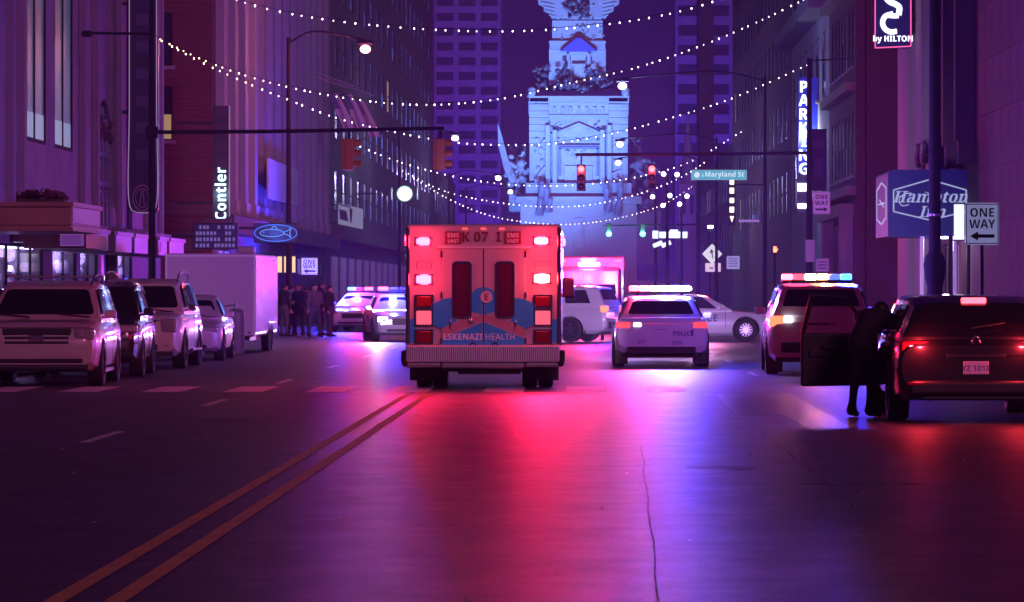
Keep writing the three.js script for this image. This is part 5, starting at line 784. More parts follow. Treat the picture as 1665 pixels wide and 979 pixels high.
  for (const s of [-1, 1]) obj('eagle_wing', [prism((s < 0 ? (p) => p : (p) => p.reverse())([[1.2, 0], [2.9, 0], [3.15, 0.5], [3.7, 0.75], [3.75, 1.2], [4.3, 1.5], [4.35, 2.6], [1.2, 2.9]].map(([a, b]) => [s * a, b])), 0.6, 0.06).translate(0, y(32), 2.4), ...[0, 1, 2, 3, 4].map((i) => bar(V(s * 2.6, y(30) + i * 0.42, 3.08), V(s * (3.2 + i * 0.28), y(31) + 0.25 + i * 0.44, 3.1), 0.09, 6))], lime, t);
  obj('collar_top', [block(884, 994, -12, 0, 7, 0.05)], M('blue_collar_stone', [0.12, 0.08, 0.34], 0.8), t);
  // side groups
  const fig = (cx, h, lean, base = 0) => [bar(V(cx, base, 0), V(cx + lean, base + h * 0.55, 0.1), 0.42, 8), bar(V(cx + lean, base + h * 0.5, 0.1), V(cx + lean * 1.3, base + h * 0.86, 0.2), 0.34, 8), new THREE.IcosahedronGeometry(0.27, 2).translate(cx + lean * 1.35, base + h * 0.95, 0.25), bar(V(cx + lean * 1.2, base + h * 0.8, 0.2), V(cx + lean - 0.7, base + h * 1.0, 0.5), 0.13, 6), bar(V(cx - 0.2, base, 0.3), V(cx + 0.2, base + h * 0.5, 0.5), 0.3, 7)];
  obj('winged_group', [prism([[u(811), y(204)], [u(813), y(238)], [u(822), y(276)], [u(832), y(300)], [u(838), y(296)], [u(826), y(256)], [u(817), y(226)]], 0.5, 0.1).translate(0, 0, 4.2), ...fig(u(836), 5.2, 0.25, y(318)), ...fig(u(846), 5.9, 0.1, y(322)), ...fig(u(856), 5.2, -0.2, y(316)), ...lump(34, 828, 862, 322, 250, 3.2, 4.8, 0.3, 0.62), block(828, 866, 316, 345, 7, 0.2)], lime, t);
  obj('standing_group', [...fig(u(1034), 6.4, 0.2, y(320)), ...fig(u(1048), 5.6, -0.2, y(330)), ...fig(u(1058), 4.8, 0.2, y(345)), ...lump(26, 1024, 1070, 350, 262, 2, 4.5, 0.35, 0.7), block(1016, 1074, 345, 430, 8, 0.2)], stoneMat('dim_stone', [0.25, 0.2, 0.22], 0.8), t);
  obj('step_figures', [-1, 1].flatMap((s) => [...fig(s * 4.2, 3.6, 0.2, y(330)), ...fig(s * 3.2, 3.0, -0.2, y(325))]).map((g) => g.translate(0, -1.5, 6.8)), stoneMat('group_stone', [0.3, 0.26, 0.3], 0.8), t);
  // floodlights on the ground before it
  [[-9, 366], [-3.5, 364], [3, 364], [8.5, 366]].forEach(([x, z], i) => {
    const f = thing('floodlight', ['floodlight aimed up at the winged side of the monument', 'floodlight aimed up at the middle of the monument, nearer the ambulance', 'floodlight aimed up at the middle of the monument, nearer the signals', 'floodlight aimed up at the standing figures of the monument'][i], 'floodlight', [x, 0, -z], 0, 'floodlights round the monument');
    obj('housing', rb(0.6, 0.45, 0.3, 0.05, 0, 0.4, 0).rotateX(0.5), darkMetal, f); obj('lit_lens', rb(0.5, 0.36, 0.03, 0.01, 0, 0.42, -0.17).rotateX(0.5), glow('flood_glow', 0.5, 0.6, 1, 20), f); obj('stand', cyl(0.05, 0.05, 0.4, 0, 0, 0, 8), darkMetal, f);
    spot('flood_lamp', [x, 0.75, -z - 0.45], [lerp(x, -1, 0.5), [17, 27, 27, 17][i], -395], [0.11, 0.27, 1], [9500, 14000, 6500, 2200][i], 0.42, 0.4);
  });
  for (const [x, z, to, c, i] of [[-18, 560, [-20, 40, -600], [0.07, 0.02, 1], 30000], [15.5, 565, [18, 46, -600], [0.02, 0.03, 1], 34000]]) {
    const f = thing('floodlight', x < 0 ? 'blue floodlight at the foot of the office tower' : 'blue floodlight at the foot of the narrow tower', 'floodlight', [x, 0.5, -z]);
    obj('housing', rb(0.8, 0.6, 0.4, 0.05, 0, 0.5, 0).rotateX(0.5), darkMetal, f); obj('lit_lens', rb(0.7, 0.5, 0.03, 0.01, 0, 0.5, -0.22).rotateX(0.5), glow('blue_flood_glow', 0.1, 0.1, 1, 20), f);
    spot('blue_flood_lamp', [x, 1.1, -z - 0.5], to, c, i * 0.36, 0.75, 0.5, 0.9);
  }
  spot('spire_lamp', [X(1118, 408), 1.0, -405], [X(1118, 420), 16, -420], [0.1, 0.05, 1], 900, 0.4, 0.3);
  const f = thing('floodlight', 'small blue floodlight at the foot of the church spire', 'floodlight', [X(1118, 408), 0, -404.6]); obj('housing', rb(0.5, 0.4, 0.3, 0.05, 0, 0.4, 0), darkMetal, f); obj('lit_lens', rb(0.4, 0.3, 0.03, 0.01, 0, 0.5, -0.17), glow('spire_flood_glow', 0.2, 0.1, 1, 20), f);
}

// ------------------------------------------------------------------ street furniture
const lampHeads = [[594, 80, 134, [1, 0.2, 0.25], 'L', 80, 0.19, 'street lamp glowing pink-white, brightest and highest on the west side'], [740, 225, 213, [0.55, 0.5, 1], 'L', 50, 0.2, 'street lamp glowing white below the blue-lit office tower'], [810, 290, 290, [0.55, 0.5, 1], 'L', 90, 0.22, 'street lamp glowing white beside the winged group of the monument'], [830, 312, 330, [0.55, 0.5, 1], 'L', 70, 0.22, 'street lamp glowing white, farthest on the west side'],
  [1012, 140, 160, [0.4, 0.42, 1], 'R', 110, 0.19, 'street lamp glowing blue-white beside the monument cornice'], [1008, 235, 220, [0.5, 0.5, 1], 'R', 90, 0.2, 'street lamp glowing white above the red signals'], [1005, 265, 255, [0.5, 0.5, 1], 'R', 70, 0.2, 'street lamp glowing white just behind the red signals']];
for (const [px, py, Z, c, side, cd, r, label] of lampHeads) {
  const x = X(px, Z), y = Y(py, Z), xp = side === 'L' ? -10.85 : 7.7, t = thing('street_lamp', label, 'street lamp', [xp, 0.13, -Z], 0, 'tall street lamps with long arms');
  obj('pole', cyl(0.11, 0.07, y + 0.3, 0, 0, 0, 12), darkMetal, t); obj('arm', tube([V(0, y + 0.1, 0), V((x - xp) * 0.3, y + 0.5, 0), V((x - xp) * 0.75, y + 0.35, 0), V(x - xp, y + 0.2, 0)], 0.045, 20), darkMetal, t);
  obj('lamp_head', [rb(0.62, 0.14, 0.34, 0.06, x - xp, y + 0.12, 0)], darkMetal, t);
  obj('lit_bowl', new THREE.SphereGeometry(r, 18, 12).scale(1, 0.8, 1).translate(x - xp, y - 0.13, 0), glow('street_lamp_glow_' + px, ...c, 18), t);
  point('street_lamp_bulb', [x, y - 0.02, -Z], c, cd, 0.15);
}
function globePost(label, px, Z, globes) {
  const t = thing('globe_lamp_post', label, 'lamp post', [X(px, Z), 0.13, -Z], 0, 'ornate posts with white globes');
  obj('post', [cyl(0.14, 0.08, Y(globes[0][1], Z) - 0.2, 0, 0, 0, 10), cyl(0.25, 0.16, 0.7, 0, 0, 0, 10)], darkMetal, t);
  for (const [gx, gy] of globes) { const dx = X(gx, Z) - X(px, Z), y = Y(gy, Z) - 0.13; obj('bracket', bar(V(0, y - 0.35, 0), V(dx, y - 0.12, 0), 0.03), darkMetal, t); obj('lit_globe', new THREE.SphereGeometry(0.16, 14, 10).translate(dx, y, 0), glow('globe_glow', 0.85, 0.78, 1, 9), t); }
}
globePost('globe lamp post of three globes, nearest the white lit sign', 1085, 250, [[1079, 283], [1101, 284], [1089, 318]]); globePost('globe lamp post with its globes below the others', 1108, 262, [[1105, 332], [1117, 319]]); globePost('globe lamp post beside the standing figures of the monument', 1066, 270, [[1061, 320], [1078, 334]]);
{ // dark lamp post with a long arm, holding the strings and the mast arm with the side-on signals
  const Z = 93, x = X(247, Z), t = thing('lamp_post', 'dark lamp post by the shops with a long arm, carrying strings of bulbs', 'lamp post', [x, 0.13, -Z]), ya = Y(55, Z) - 0.13;
  obj('pole', [cyl(0.1, 0.065, 9, 0, 0, 0, 14), cyl(0.17, 0.13, 0.9, 0, 0, 0, 14)], darkMetal, t); obj('arm', bar(V(0, ya, 0), V(X(140, Z) - x, ya + 0.02, 0), 0.035), darkMetal, t); obj('lamp_head', rb(0.26, 0.16, 0.22, 0.05, X(141, Z) - x, ya, 0), darkMetal, t);
  const m = thing('signal_mast_arm', 'long dark mast arm reaching from the lamp post over the street', 'mast arm', [x, Y(215, Z), -Z]);
  obj('arm', tube([V(0.08, 0, 0), V(3, 0.02, 0), V(X(590, Z) - x, 0.06, 0), V(X(722, Z) - x, 0.1, 0)], 0.055, 24), darkMetal, m); obj('clamp', rb(0.3, 0.3, 0.3, 0.04, 0, 0, 0), darkMetal, m);
  const sig = (px, label) => { const s = thing('traffic_signal', label, 'traffic signal', [X(px, Z), Y(251, Z), -Z], Math.PI / 2, 'orange-yellow signals seen from the side'), om = M('orange_signal_housing', [0.4, 0.14, 0.015], 0.5); obj('housing', [rb(0.3, 0.8, 0.24, 0.04), rb(0.26, 0.78, 0.1, 0.03, 0, 0, -0.14)], om, s); for (const y of [-0.26, 0, 0.26]) { obj('visor', new THREE.CylinderGeometry(0.11, 0.11, 0.18, 16, 1, true, Math.PI * 0.35, Math.PI * 1.3).rotateX(Math.PI / 2).translate(0, y, 0.2), om, s); obj('lens', new THREE.CylinderGeometry(0.1, 0.1, 0.02, 16).rotateX(Math.PI / 2).translate(0, y, 0.125), redLens, s); } obj('hanger', cyl(0.03, 0.03, 0.22, 0, 0.4, 0, 8), darkMetal, s); };
  sig(568, 'orange signal housing side-on, below the striped flags'); sig(716, 'orange signal housing side-on, near the arm end by the white street lamp');
}
{ // far-side pole with mast arm, red signals, street name, banner, one-way sign
  const Z = 142, x = X(1316, Z), t = thing('signal_pole', 'dark signal pole across the junction before the parking sign', 'pole', [x, 0.13, -Z]);
  obj('pole', [cyl(0.14, 0.09, Y(100, Z), 0, 0, 0, 14), cyl(0.2, 0.18, 0.8, 0, 0, 0, 14)], darkMetal, t); obj('mast_arm', tube([V(0, Y(254, Z), 0), V(-4, Y(256, Z), 0), V(X(936, Z) - x, Y(257, Z), 0)], 0.07, 24), darkMetal, t); obj('control_box', rb(0.36, 0.86, 0.25, 0.03, 0.02, Y(408, Z) - 0.13, 0.2), M('grey_box', [0.4, 0.38, 0.42], 0.5), t); obj('wire_arm', bar(V(0, Y(104, Z), 0), V(1.6, Y(101, Z), 0), 0.03), darkMetal, t);
  const hm = M('signal_housing', [0.06, 0.03, 0.012], 0.5), redOn = glow('red_signal_glow', 1, 0.05, 0.06, 11), off = M('dark_lens', [0.03, 0.02, 0.02], 0.15);
  for (const [px, label] of [[945, 'red traffic signal at the tip of the mast arm, before the monument'], [1060, 'red traffic signal halfway along the mast arm by the standing figures']]) {
    const s = thing('traffic_signal', label, 'traffic signal', [X(px, Z), Y(289, Z), -Z], 0, 'red traffic signals on the mast arm');
    obj('housing', [rb(0.34, 1.02, 0.2, 0.04, 0, 0, -0.02), bx(0.3, 0.9, 0.02, 0, 0, -0.13)], hm, s); obj('hanger', cyl(0.03, 0.03, 0.4, 0, 0.5, 0, 8), darkMetal, s);
    [0.33, 0, -0.33].forEach((y, i) => { obj('visor', new THREE.CylinderGeometry(0.14, 0.14, 0.16, 16, 1, true, Math.PI * 0.35 + Math.PI / 2 * 0, Math.PI * 1.3).rotateX(Math.PI / 2).translate(0, y, 0.14), hm, s); obj(i ? 'lens' : 'lit_lens', new THREE.SphereGeometry(0.125, 16, 8).scale(1, 1, 0.45).translate(0, y, 0.07), i ? off : redOn, s); });
    point('signal_lamp', [X(px, Z), Y(289, Z) + 0.33, -Z + 0.3], [1, 0.06, 0.08], 5, 0.12);
  }
  const g = thing('street_name_sign', 'teal street name sign with white letters hanging under the mast arm', 'sign', [X(1169, Z), Y(284.5, Z), -Z]);
  obj('sign_plate', rb(2.1, 0.36, 0.04, 0.015), glow('teal_sign_glow', 0.02, 0.5, 0.58, 0.8), g); obj('border', [bx(2.12, 0.02, 0.05, 0, 0.185, 0), bx(2.12, 0.02, 0.05, 0, -0.185, 0), bx(0.02, 0.36, 0.05, 1.06, 0, 0), bx(0.02, 0.36, 0.05, -1.06, 0, 0)], glow('sign_edge_glow', 0.5, 0.7, 1, 0.5), g);  // plate, border and letters carry added glow
  obj('sign_lettering', [place(text('E', 0.1, 0.01), -0.62, -0.02, 0.022), place(text('Maryland St', 0.19, 0.01), 0.22, 0, 0.022), new THREE.CylinderGeometry(0.11, 0.11, 0.012, 16).rotateX(Math.PI / 2).translate(-0.85, 0, 0.024)], glow('sign_letter_glow', 0.75, 0.9, 1, 0.9), g); obj('hanger', [cyl(0.02, 0.02, 0.55, -0.8, 0.18, 0, 6), cyl(0.02, 0.02, 0.55, 0.8, 0.18, 0, 6)], darkMetal, g);
  const b = thing('pole_banner', 'dark hanging banner on the signal pole above the small one-way sign', 'banner', [X(1331, Z), Y(260, Z), -Z + 0.05]);
  obj('cloth', rb(0.62, 2.3, 0.03, 0.01), M('banner_cloth', [0.03, 0.022, 0.06], 0.9), b); obj('rods', [bar(V(-0.36, 1.17, 0), V(0.34, 1.17, 0), 0.02), bar(V(-0.36, -1.17, 0), V(0.34, -1.17, 0), 0.02)], darkMetal, b); each('print', [bx(0.4, 0.3, 0.006, 0, 0.6, 0.017), bx(0.3, 0.7, 0.006, 0, -0.3, 0.017)], M('banner_print', [0.06, 0.05, 0.11], 0.9), b);
  const n = thing('notice_sign', 'small pale notice on the signal pole above the police SUV roof', 'sign', [X(1337, Z), Y(431, Z), -Z + 0.1]); obj('sign_plate', rb(0.5, 0.5, 0.02, 0.01), M('pale_sign', [0.5, 0.48, 0.55], 0.5), n); obj('print', [0.12, 0, -0.12].map((y) => bx(0.34, 0.04, 0.006, 0, y, 0.013)), black, n);
}
function oneWay(label, px, py, Z, w, h, dir, post, boost) {
  const t = thing('one_way_sign', label, 'sign', [X(px, Z), Y(py, Z), -Z]), face = boost ? glow('sign_face_added_glow_' + px, 0.3, 0.42, 0.8, boost) : M('sign_white_' + px, [0.75, 0.72, 0.78], 0.45), ink = M('sign_black', [0.01, 0.01, 0.012], 0.5), s = w / 0.66;  // boost puts an added glow into an unlit sign face
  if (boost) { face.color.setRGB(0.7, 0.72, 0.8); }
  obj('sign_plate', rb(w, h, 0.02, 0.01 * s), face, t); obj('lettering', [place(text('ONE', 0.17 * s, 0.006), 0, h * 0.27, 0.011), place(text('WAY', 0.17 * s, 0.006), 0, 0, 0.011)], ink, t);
  obj('arrow', prism([[-0.24, 0], [-0.08, 0.09], [-0.08, 0.035], [0.24, 0.035], [0.24, -0.035], [-0.08, -0.035], [-0.08, -0.09]].map(([a, b]) => [a * s * dir, b * s]).slice().sort(() => 0), 0.006).translate(0, -h * 0.29, 0.011), ink, t);
  const e = 0.018; obj('edge', [bx(w, e, 0.012, 0, h / 2 - 0.03 * s, 0.006), bx(w, e, 0.012, 0, -h / 2 + 0.03 * s, 0.006), bx(e, h, 0.0125, w / 2 - 0.02 * s, 0, 0.006), bx(e, h, 0.0125, -w / 2 + 0.02 * s, 0, 0.006)], M('sign_border', [0.35, 0.3, 0.36], 0.5), t);
  if (post) obj('post', [cyl(0.035, 0.035, Y(py, Z) + h / 2 - 0.2, 0, -Y(py, Z) + 0.13, -0.05, 10)], darkMetal, t);
}
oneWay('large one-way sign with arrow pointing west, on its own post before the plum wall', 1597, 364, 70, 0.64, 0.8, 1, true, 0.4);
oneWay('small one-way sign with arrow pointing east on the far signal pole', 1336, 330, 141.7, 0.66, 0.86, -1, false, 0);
oneWay('small one-way sign with added white glow beside the bystanders and the lit yellow windows', 503, 433, 146, 0.66, 0.66, 1, true, 0.9);
{ // near pole on the east pavement
  const Z = 77.5, t = thing('street_pole', 'thick dark street pole with a bulging collar before the hotel canopy', 'pole', [X(1520, Z), 0.13, -Z]);
  obj('pole', [cyl(0.135, 0.105, 11, 0, 0, 0, 18)], darkMetal, t); obj('collar', new THREE.LatheGeometry([[0.13, 0], [0.2, 0.02], [0.2, 0.9], [0.16, 1.5], [0.22, 1.75], [0.24, 2.0], [0.2, 2.15], [0.13, 2.25]].map(([a, b]) => new THREE.Vector2(a, b)), 20), darkMetal, t); obj('band', cyl(0.14, 0.14, 0.05, 0, 3.0, 0, 16), steel, t);
  const m = thing('parking_meter', 'slim parking meter on the pavement just behind the black SUV roof', 'parking meter', [X(1632, 66), 0.13, -66]); obj('post', cyl(0.03, 0.03, 1.05, 0, 0, 0, 10), steel, m); obj('meter_head', [rb(0.17, 0.26, 0.12, 0.05, 0, 1.2, 0)], M('meter_grey', [0.2, 0.19, 0.2], 0.4, 0.5), m); obj('meter_window', rb(0.1, 0.08, 0.01, 0.01, 0, 1.26, 0.062), glass, m);
}
{ // signs up the street
  const Z = 220, t = thing('warning_sign', 'pale diamond warning sign with a black arrow above a small plaque', 'sign', [X(1158, Z), Y(413, Z), -Z]), face = glow('added_diamond_glow', 0.75, 0.72, 0.8, 1.1);  // added glow brightens the unlit diamond plate
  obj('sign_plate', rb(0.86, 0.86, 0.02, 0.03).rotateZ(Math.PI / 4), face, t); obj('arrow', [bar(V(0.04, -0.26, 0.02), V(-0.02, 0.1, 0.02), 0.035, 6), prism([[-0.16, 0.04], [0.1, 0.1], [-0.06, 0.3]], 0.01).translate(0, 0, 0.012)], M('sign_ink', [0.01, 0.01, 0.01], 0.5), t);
  obj('plaque', rb(0.92, 0.52, 0.02, 0.02, 0.05, -0.8, 0), glow('added_plaque_glow', 0.85, 0.6, 0.8, 1.0), t); obj('plaque_mark', [rb(0.22, 0.08, 0.01, 0.004, -0.05, -0.84, 0.014), rb(0.1, 0.08, 0.01, 0.004, 0.2, -0.7, 0.014)], black, t); obj('post', cyl(0.04, 0.04, Y(413, Z), 0, -Y(413, Z) + 0.13, -0.05, 8), steel, t);  // plaque brightened by added glow as well
  const s = thing('notice_board', 'square pale notice sign beside the diamond warning sign', 'sign', [X(1192, 200), Y(427, 200), -200]); obj('sign_plate', rb(0.7, 0.7, 0.03, 0.02), glow('added_notice_glow', 0.5, 0.42, 0.95, 0.7), s); obj('print', Array.from({ length: 4 }, (_, i) => bx(0.5, 0.05, 0.01, 0, 0.22 - i * 0.14, 0.018)), M('notice_print', [0.15, 0.1, 0.4], 0.5), s); obj('post', cyl(0.03, 0.03, Y(427, 200), 0, -Y(427, 200) + 0.13, -0.05, 8), steel, s);  // notice plate is unlit, its glow is added
  const w = thing('wall_lamp', 'small square wall lamp throwing light upwards above the diamond sign', 'lamp', [X(1155, 232), Y(371, 232), -232]); obj('lit_lens', rb(0.36, 0.18, 0.2, 0.03, 0, 0.08, 0), glow('wall_lamp_glow', 1, 0.85, 1, 8), w); obj('housing', [rb(0.3, 0.26, 0.24, 0.03, 0, -0.14, 0), cyl(0.04, 0.04, Y(371, 232) - 0.2, 0, -Y(371, 232) + 0.1, 0, 8)], darkMetal, w); point('wall_lamp_bulb', [X(1155, 232), Y(371, 232) + 0.35, -231.8], [1, 0.8, 1], 8, 0.1);
  const c = thing('shop_canopy', 'small pale canopy with a scalloped edge on the dark office building', 'canopy', [X(1222, 222), Y(356, 222), -222]); obj('canopy_box', rb(0.75, 0.34, 2.2, 0.05, 0.5, 0.1, -1), M('pale_blue_canopy', [0.4, 0.45, 0.7], 0.5), c); obj('scallop', Array.from({ length: 9 }, (_, i) => new THREE.CylinderGeometry(0.09, 0.09, 0.03, 12).rotateX(Math.PI / 2).translate(-0.7 + i * 0.18, -0.12, 0.12)), glow('scallop_glow', 0.5, 0.25, 0.8, 0.7), c); obj('soffit', rb(1.7, 0.08, 2.4, 0.02, 0.1, -0.05, -1.1), darkMetal, c);
  const v = thing('vertical_sign', 'narrow upright sign of five lit yellowish letters under the street name sign', 'sign', [X(1190, 215), 0, -215]); obj('sign_board', span(-0.22, 0.22, Y(366, 215), Y(286, 215), -0.14, -0.04), M('sign_back', [0.02, 0.015, 0.03], 0.6), v);
  [['O', 296], ['P', 310], ['E', 326], ['N', 341], ['V', 356]].slice(0, 5).forEach(([l, py], i) => obj('lit_letter', [i === 4 ? prism([[-0.12, 0.16], [0, -0.2], [0.12, 0.16]], 0.06).translate(0, Y(py, 215), -0.03) : rb(0.26, i % 2 ? 0.34 : 0.3, 0.07, 0.06, 0, Y(py, 215), 0)], glow('letter_glow', 1, 0.8, 0.6, 2.4), v)); obj('bracket', bar(V(0.2, Y(300, 215), -0.1), V(FR - X(1190, 215), Y(300, 215), -0.1), 0.04), black, v);
  const Zg = 262, pole = thing('signal_pole', 'far signal pole carrying green signals and a glowing white sign', 'pole', [7.8, 0.13, -Zg]); obj('pole', cyl(0.13, 0.1, 7, 0, 0, 0, 10), darkMetal, pole); obj('mast_arm', bar(V(0, Y(368, Zg), 0), V(X(980, Zg) - 7.8, Y(370, Zg), 0), 0.06), darkMetal, pole);
  for (const [px, label] of [[990, 'green traffic signal far up the street before the monument base'], [1045, 'green traffic signal beside the glowing white sign']]) { const g = thing('traffic_signal', label, 'traffic signal', [X(px, Zg), Y(374, Zg), -Zg], 0, 'green traffic signals far up the street'); obj('housing', rb(0.34, 1.0, 0.2, 0.04), M('far_housing', [0.04, 0.03, 0.02], 0.5), g); obj('lit_lens', new THREE.SphereGeometry(0.19, 14, 8).scale(1, 1, 0.5).translate(0, -0.28, 0.1), glow('green_signal_glow', 0.08, 1, 0.75, 10), g); point('green_lamp', [X(px, Zg), Y(374, Zg) - 0.28, -Zg + 0.4], [0.1, 1, 0.8], 14, 0.15); }
  const k = thing('illuminated_sign', 'long glowing white sign with two slanted pale plates beneath, up the street', 'sign', [X(1089, Zg), Y(382, Zg), -Zg]); const lw = glow('white_panel_glow', 0.75, 0.9, 1, 1.6); obj('lit_panel', [rb(2.0, 0.46, 0.1, 0.04, 0.26, 0, 0), rb(0.42, 0.56, 0.1, 0.04, -1.02, 0.02, 0), rb(0.6, 0.2, 0.09, 0.06, 0.3, 0.28, 0)], lw, k); for (const dx of [-0.85, -0.25]) obj('slanted_plate', rb(0.72, 0.3, 0.08, 0.1).rotateZ(0.4).translate(dx, -0.66, 0), lw, k); obj('hanger', [cyl(0.03, 0.03, 0.6, -0.6, 0.2, 0, 6), cyl(0.03, 0.03, 0.6, 0.6, 0.2, 0, 6), bar(V(-0.7, -0.25, -0.05), V(-0.7, -0.8, -0.05), 0.02)], darkMetal, k);
  const hz = 150, h = thing('walk_signal', 'small pedestrian signal showing a lit orange-red hand', 'pedestrian signal', [X(1260, hz), Y(405, hz), -hz]); obj('housing', rb(0.34, 0.42, 0.2, 0.03), black, h); obj('lit_hand', [rb(0.14, 0.15, 0.03, 0.03, 0, -0.06, 0.1), ...[-0.055, -0.018, 0.018, 0.055].map((a, i) => rb(0.026, 0.13, 0.03, 0.01, a, 0.06 - Math.abs(i - 1.5) * 0.012, 0.1)), rb(0.03, 0.1, 0.03, 0.01, 0, 0, 0).rotateZ(-0.7).translate(0.09, -0.03, 0.1)], glow('hand_glow', 1, 0.14, 0.06, 6), h); obj('post', cyl(0.045, 0.045, Y(405, hz), 0, -Y(405, hz) + 0.13, -0.15, 8), darkMetal, h);
}
{ // signs on the west side
  let Z = 117, t = thing('neon_blade_sign', 'dark upright blade sign with glowing script running up its face', 'sign'); const x0 = X(346, Z), x1 = X(372, Z);
  obj('sign_board', core(x0, x1, Y(352, Z), Y(172, Z), Z, Z + 0.25), M('black_board', [0.02, 0.015, 0.028], 0.5), t); obj('edge_neon', bar(V(x1 + 0.02, Y(352, Z), -Z + 0.02), V(x1 + 0.02, Y(172, Z), -Z + 0.02), 0.02), neonPink, t); each('dark_panel', [182, 210, 238, 264].map((p) => bx(0.36, 0.34, 0.02, (x0 + x1) / 2, Y(p, Z), -Z + 0.012)), M('panel_brown', [0.05, 0.02, 0.03], 0.5), t);
  obj('neon_lettering', place(text('Contler', 0.34, 0.03, 'sans_bold').rotateZ(Math.PI / 2), (x0 + x1) / 2 - 0.01, Y(315, Z), -Z + 0.02), glow('neon_letter_glow', 0.55, 0.85, 1, 2.6), t); each('bracket', [Y(200, Z), Y(330, Z)].map((y) => bar(V(x0, y, -Z - 0.12), V(FL, y, -Z - 0.12), 0.04)), black, t);
  point('neon_sign_lamp', [(x0 + x1) / 2, Y(317, Z), -Z + 0.3], [0.5, 0.8, 1], 1.6, 0.15);
  Z = 116; const m = thing('marquee_sign', 'dark marquee board with several rows of small violet letters, behind the trailer', 'sign', [X(350, Z), Y(384, Z), -Z]); obj('sign_board', rb(1.42, 0.82, 0.2, 0.03, 0, 0, -0.1), M('marquee_board', [0.02, 0.02, 0.06], 0.5), m); obj('crown_panel', rb(0.9, 0.16, 0.18, 0.03, 0.05, 0.48, -0.1), M('crown_brown', [0.08, 0.03, 0.05], 0.5), m);
  for (let r = 0; r < 4; r++) each('marquee_letter', Array.from({ length: 11 }, (_, i) => bx(0.07, 0.11, 0.015, -0.58 + i * 0.115 + rr(-0.01, 0.01), 0.28 - r * 0.19, 0.008)).filter(() => rnd() < 0.85), glow('marquee_glow', 0.35, 0.22, 0.9, 0.45), m); obj('bracket', bar(V(-0.7, 0, -0.1), V(-2.2, 0, -0.1), 0.05), black, m);
  Z = 126; const f = thing('neon_fish_sign', 'blue neon fish inside an oval ring over the pavement beyond the trailer', 'neon sign', [X(448, Z), Y(379, Z), -Z]), bl = (f.scale.setScalar(0.84), glow('blue_neon_glow', 0.06, 0.2, 1, 1.1)), loop = (fn, n, r, closed = true) => tube(Array.from({ length: n }, (_, i) => fn(i / n)), r, 90, 6, closed);
  obj('oval_neon', loop((k) => V(0.86 * Math.cos(k * 6.283), 0.34 * Math.sin(k * 6.283), 0), 24, 0.022), bl, f); obj('fish_neon', [loop((k) => V(-0.15 + 0.48 * Math.cos(k * 6.283), 0.15 * Math.sin(k * 6.283), 0.02), 18, 0.02), tube([V(0.3, 0.02, 0.02), V(0.5, 0.1, 0.02), V(0.62, 0.2, 0.02), V(0.58, 0, 0.02), V(0.62, -0.18, 0.02), V(0.5, -0.08, 0.02), V(0.3, -0.02, 0.02)], 0.02, 40), tube([V(-0.2, 0.14, 0.02), V(-0.05, 0.28, 0.02), V(0.1, 0.12, 0.02)], 0.018), new THREE.SphereGeometry(0.03, 8, 6).translate(-0.48, 0.03, 0.02)], glow('pale_blue_neon_glow', 0.12, 0.3, 1, 1.1), f); obj('sign_board', rb(1.8, 0.8, 0.1, 0.04, 0, 0, -0.09), M('navy_back', [0.015, 0.015, 0.06], 0.5), f); obj('bracket', bar(V(-0.85, 0.2, -0.1), V(-12.6 - X(448, Z), 0.2, -0.1), 0.05), black, f); point('fish_lamp', [X(448, Z), Y(379, Z), -Z + 0.4], [0.1, 0.25, 1], 3, 0.3);
  const w = thing('lit_doorway', 'three tall yellow-lit window panes at street level just past the trailer', 'window', [0, 0, 0]); [[451, 458], [462, 472], [475, 480]].forEach(([a, b]) => obj('lit_window_pane', core(X(a, 146), X(b, 146), Y(443, 146), Y(417, 146), 146, 146.06), glow('yellow_window_glow', 1, 0.62, 0.2, 1.3), w)); obj('window_frame', [core(X(448, 146), X(484, 146), Y(446, 146), Y(443.4, 146), 145.9, 146.2), core(X(448, 146), X(484, 146), Y(416.6, 146), Y(413, 146), 145.9, 146.2), ...[448.5, 460, 473.5, 482].map((p) => core(X(p - 1, 146), X(p + 1, 146), Y(443, 146), Y(417, 146), 145.9, 146.2)), core(X(446, 146), X(486, 146), 0.13, Y(446, 146), 146, 159)], darkMetal, w);
  Z = 178; const q = thing('hanging_banner', 'pale slanted advertising banner on the office block, grey design on white', 'banner', [X(570, Z), Y(350, Z), -Z]); obj('banner_face', prism([[-0.6, 0.6], [-0.6, -0.42], [0.6, -0.68], [0.6, 0.3]].reverse(), 0.05).translate(0, 0, 0), glow('banner_lit_glow', 0.3, 0.33, 0.45, 0.55), q); obj('banner_print', [prism([[-0.55, 0.3], [-0.2, 0.2], [-0.1, -0.3], [-0.5, -0.2]].reverse(), 0.01), prism([[-0.05, 0.35], [0.1, 0.3], [0.05, -0.4], [-0.02, -0.3]].reverse(), 0.01), prism([[-0.58, 0.57], [0.0, 0.42], [0.0, 0.36], [-0.58, 0.5]].reverse(), 0.01)].map((g) => g.translate(0, 0, 0.052)), M('banner_dark', [0.05, 0.05, 0.06], 0.6), q); obj('bracket', [bar(V(-0.6, 0.5, 0), V(-1.4, 0.5, 0), 0.03), bar(V(-0.6, -0.4, 0), V(-1.4, -0.4, 0), 0.03)], black, q);
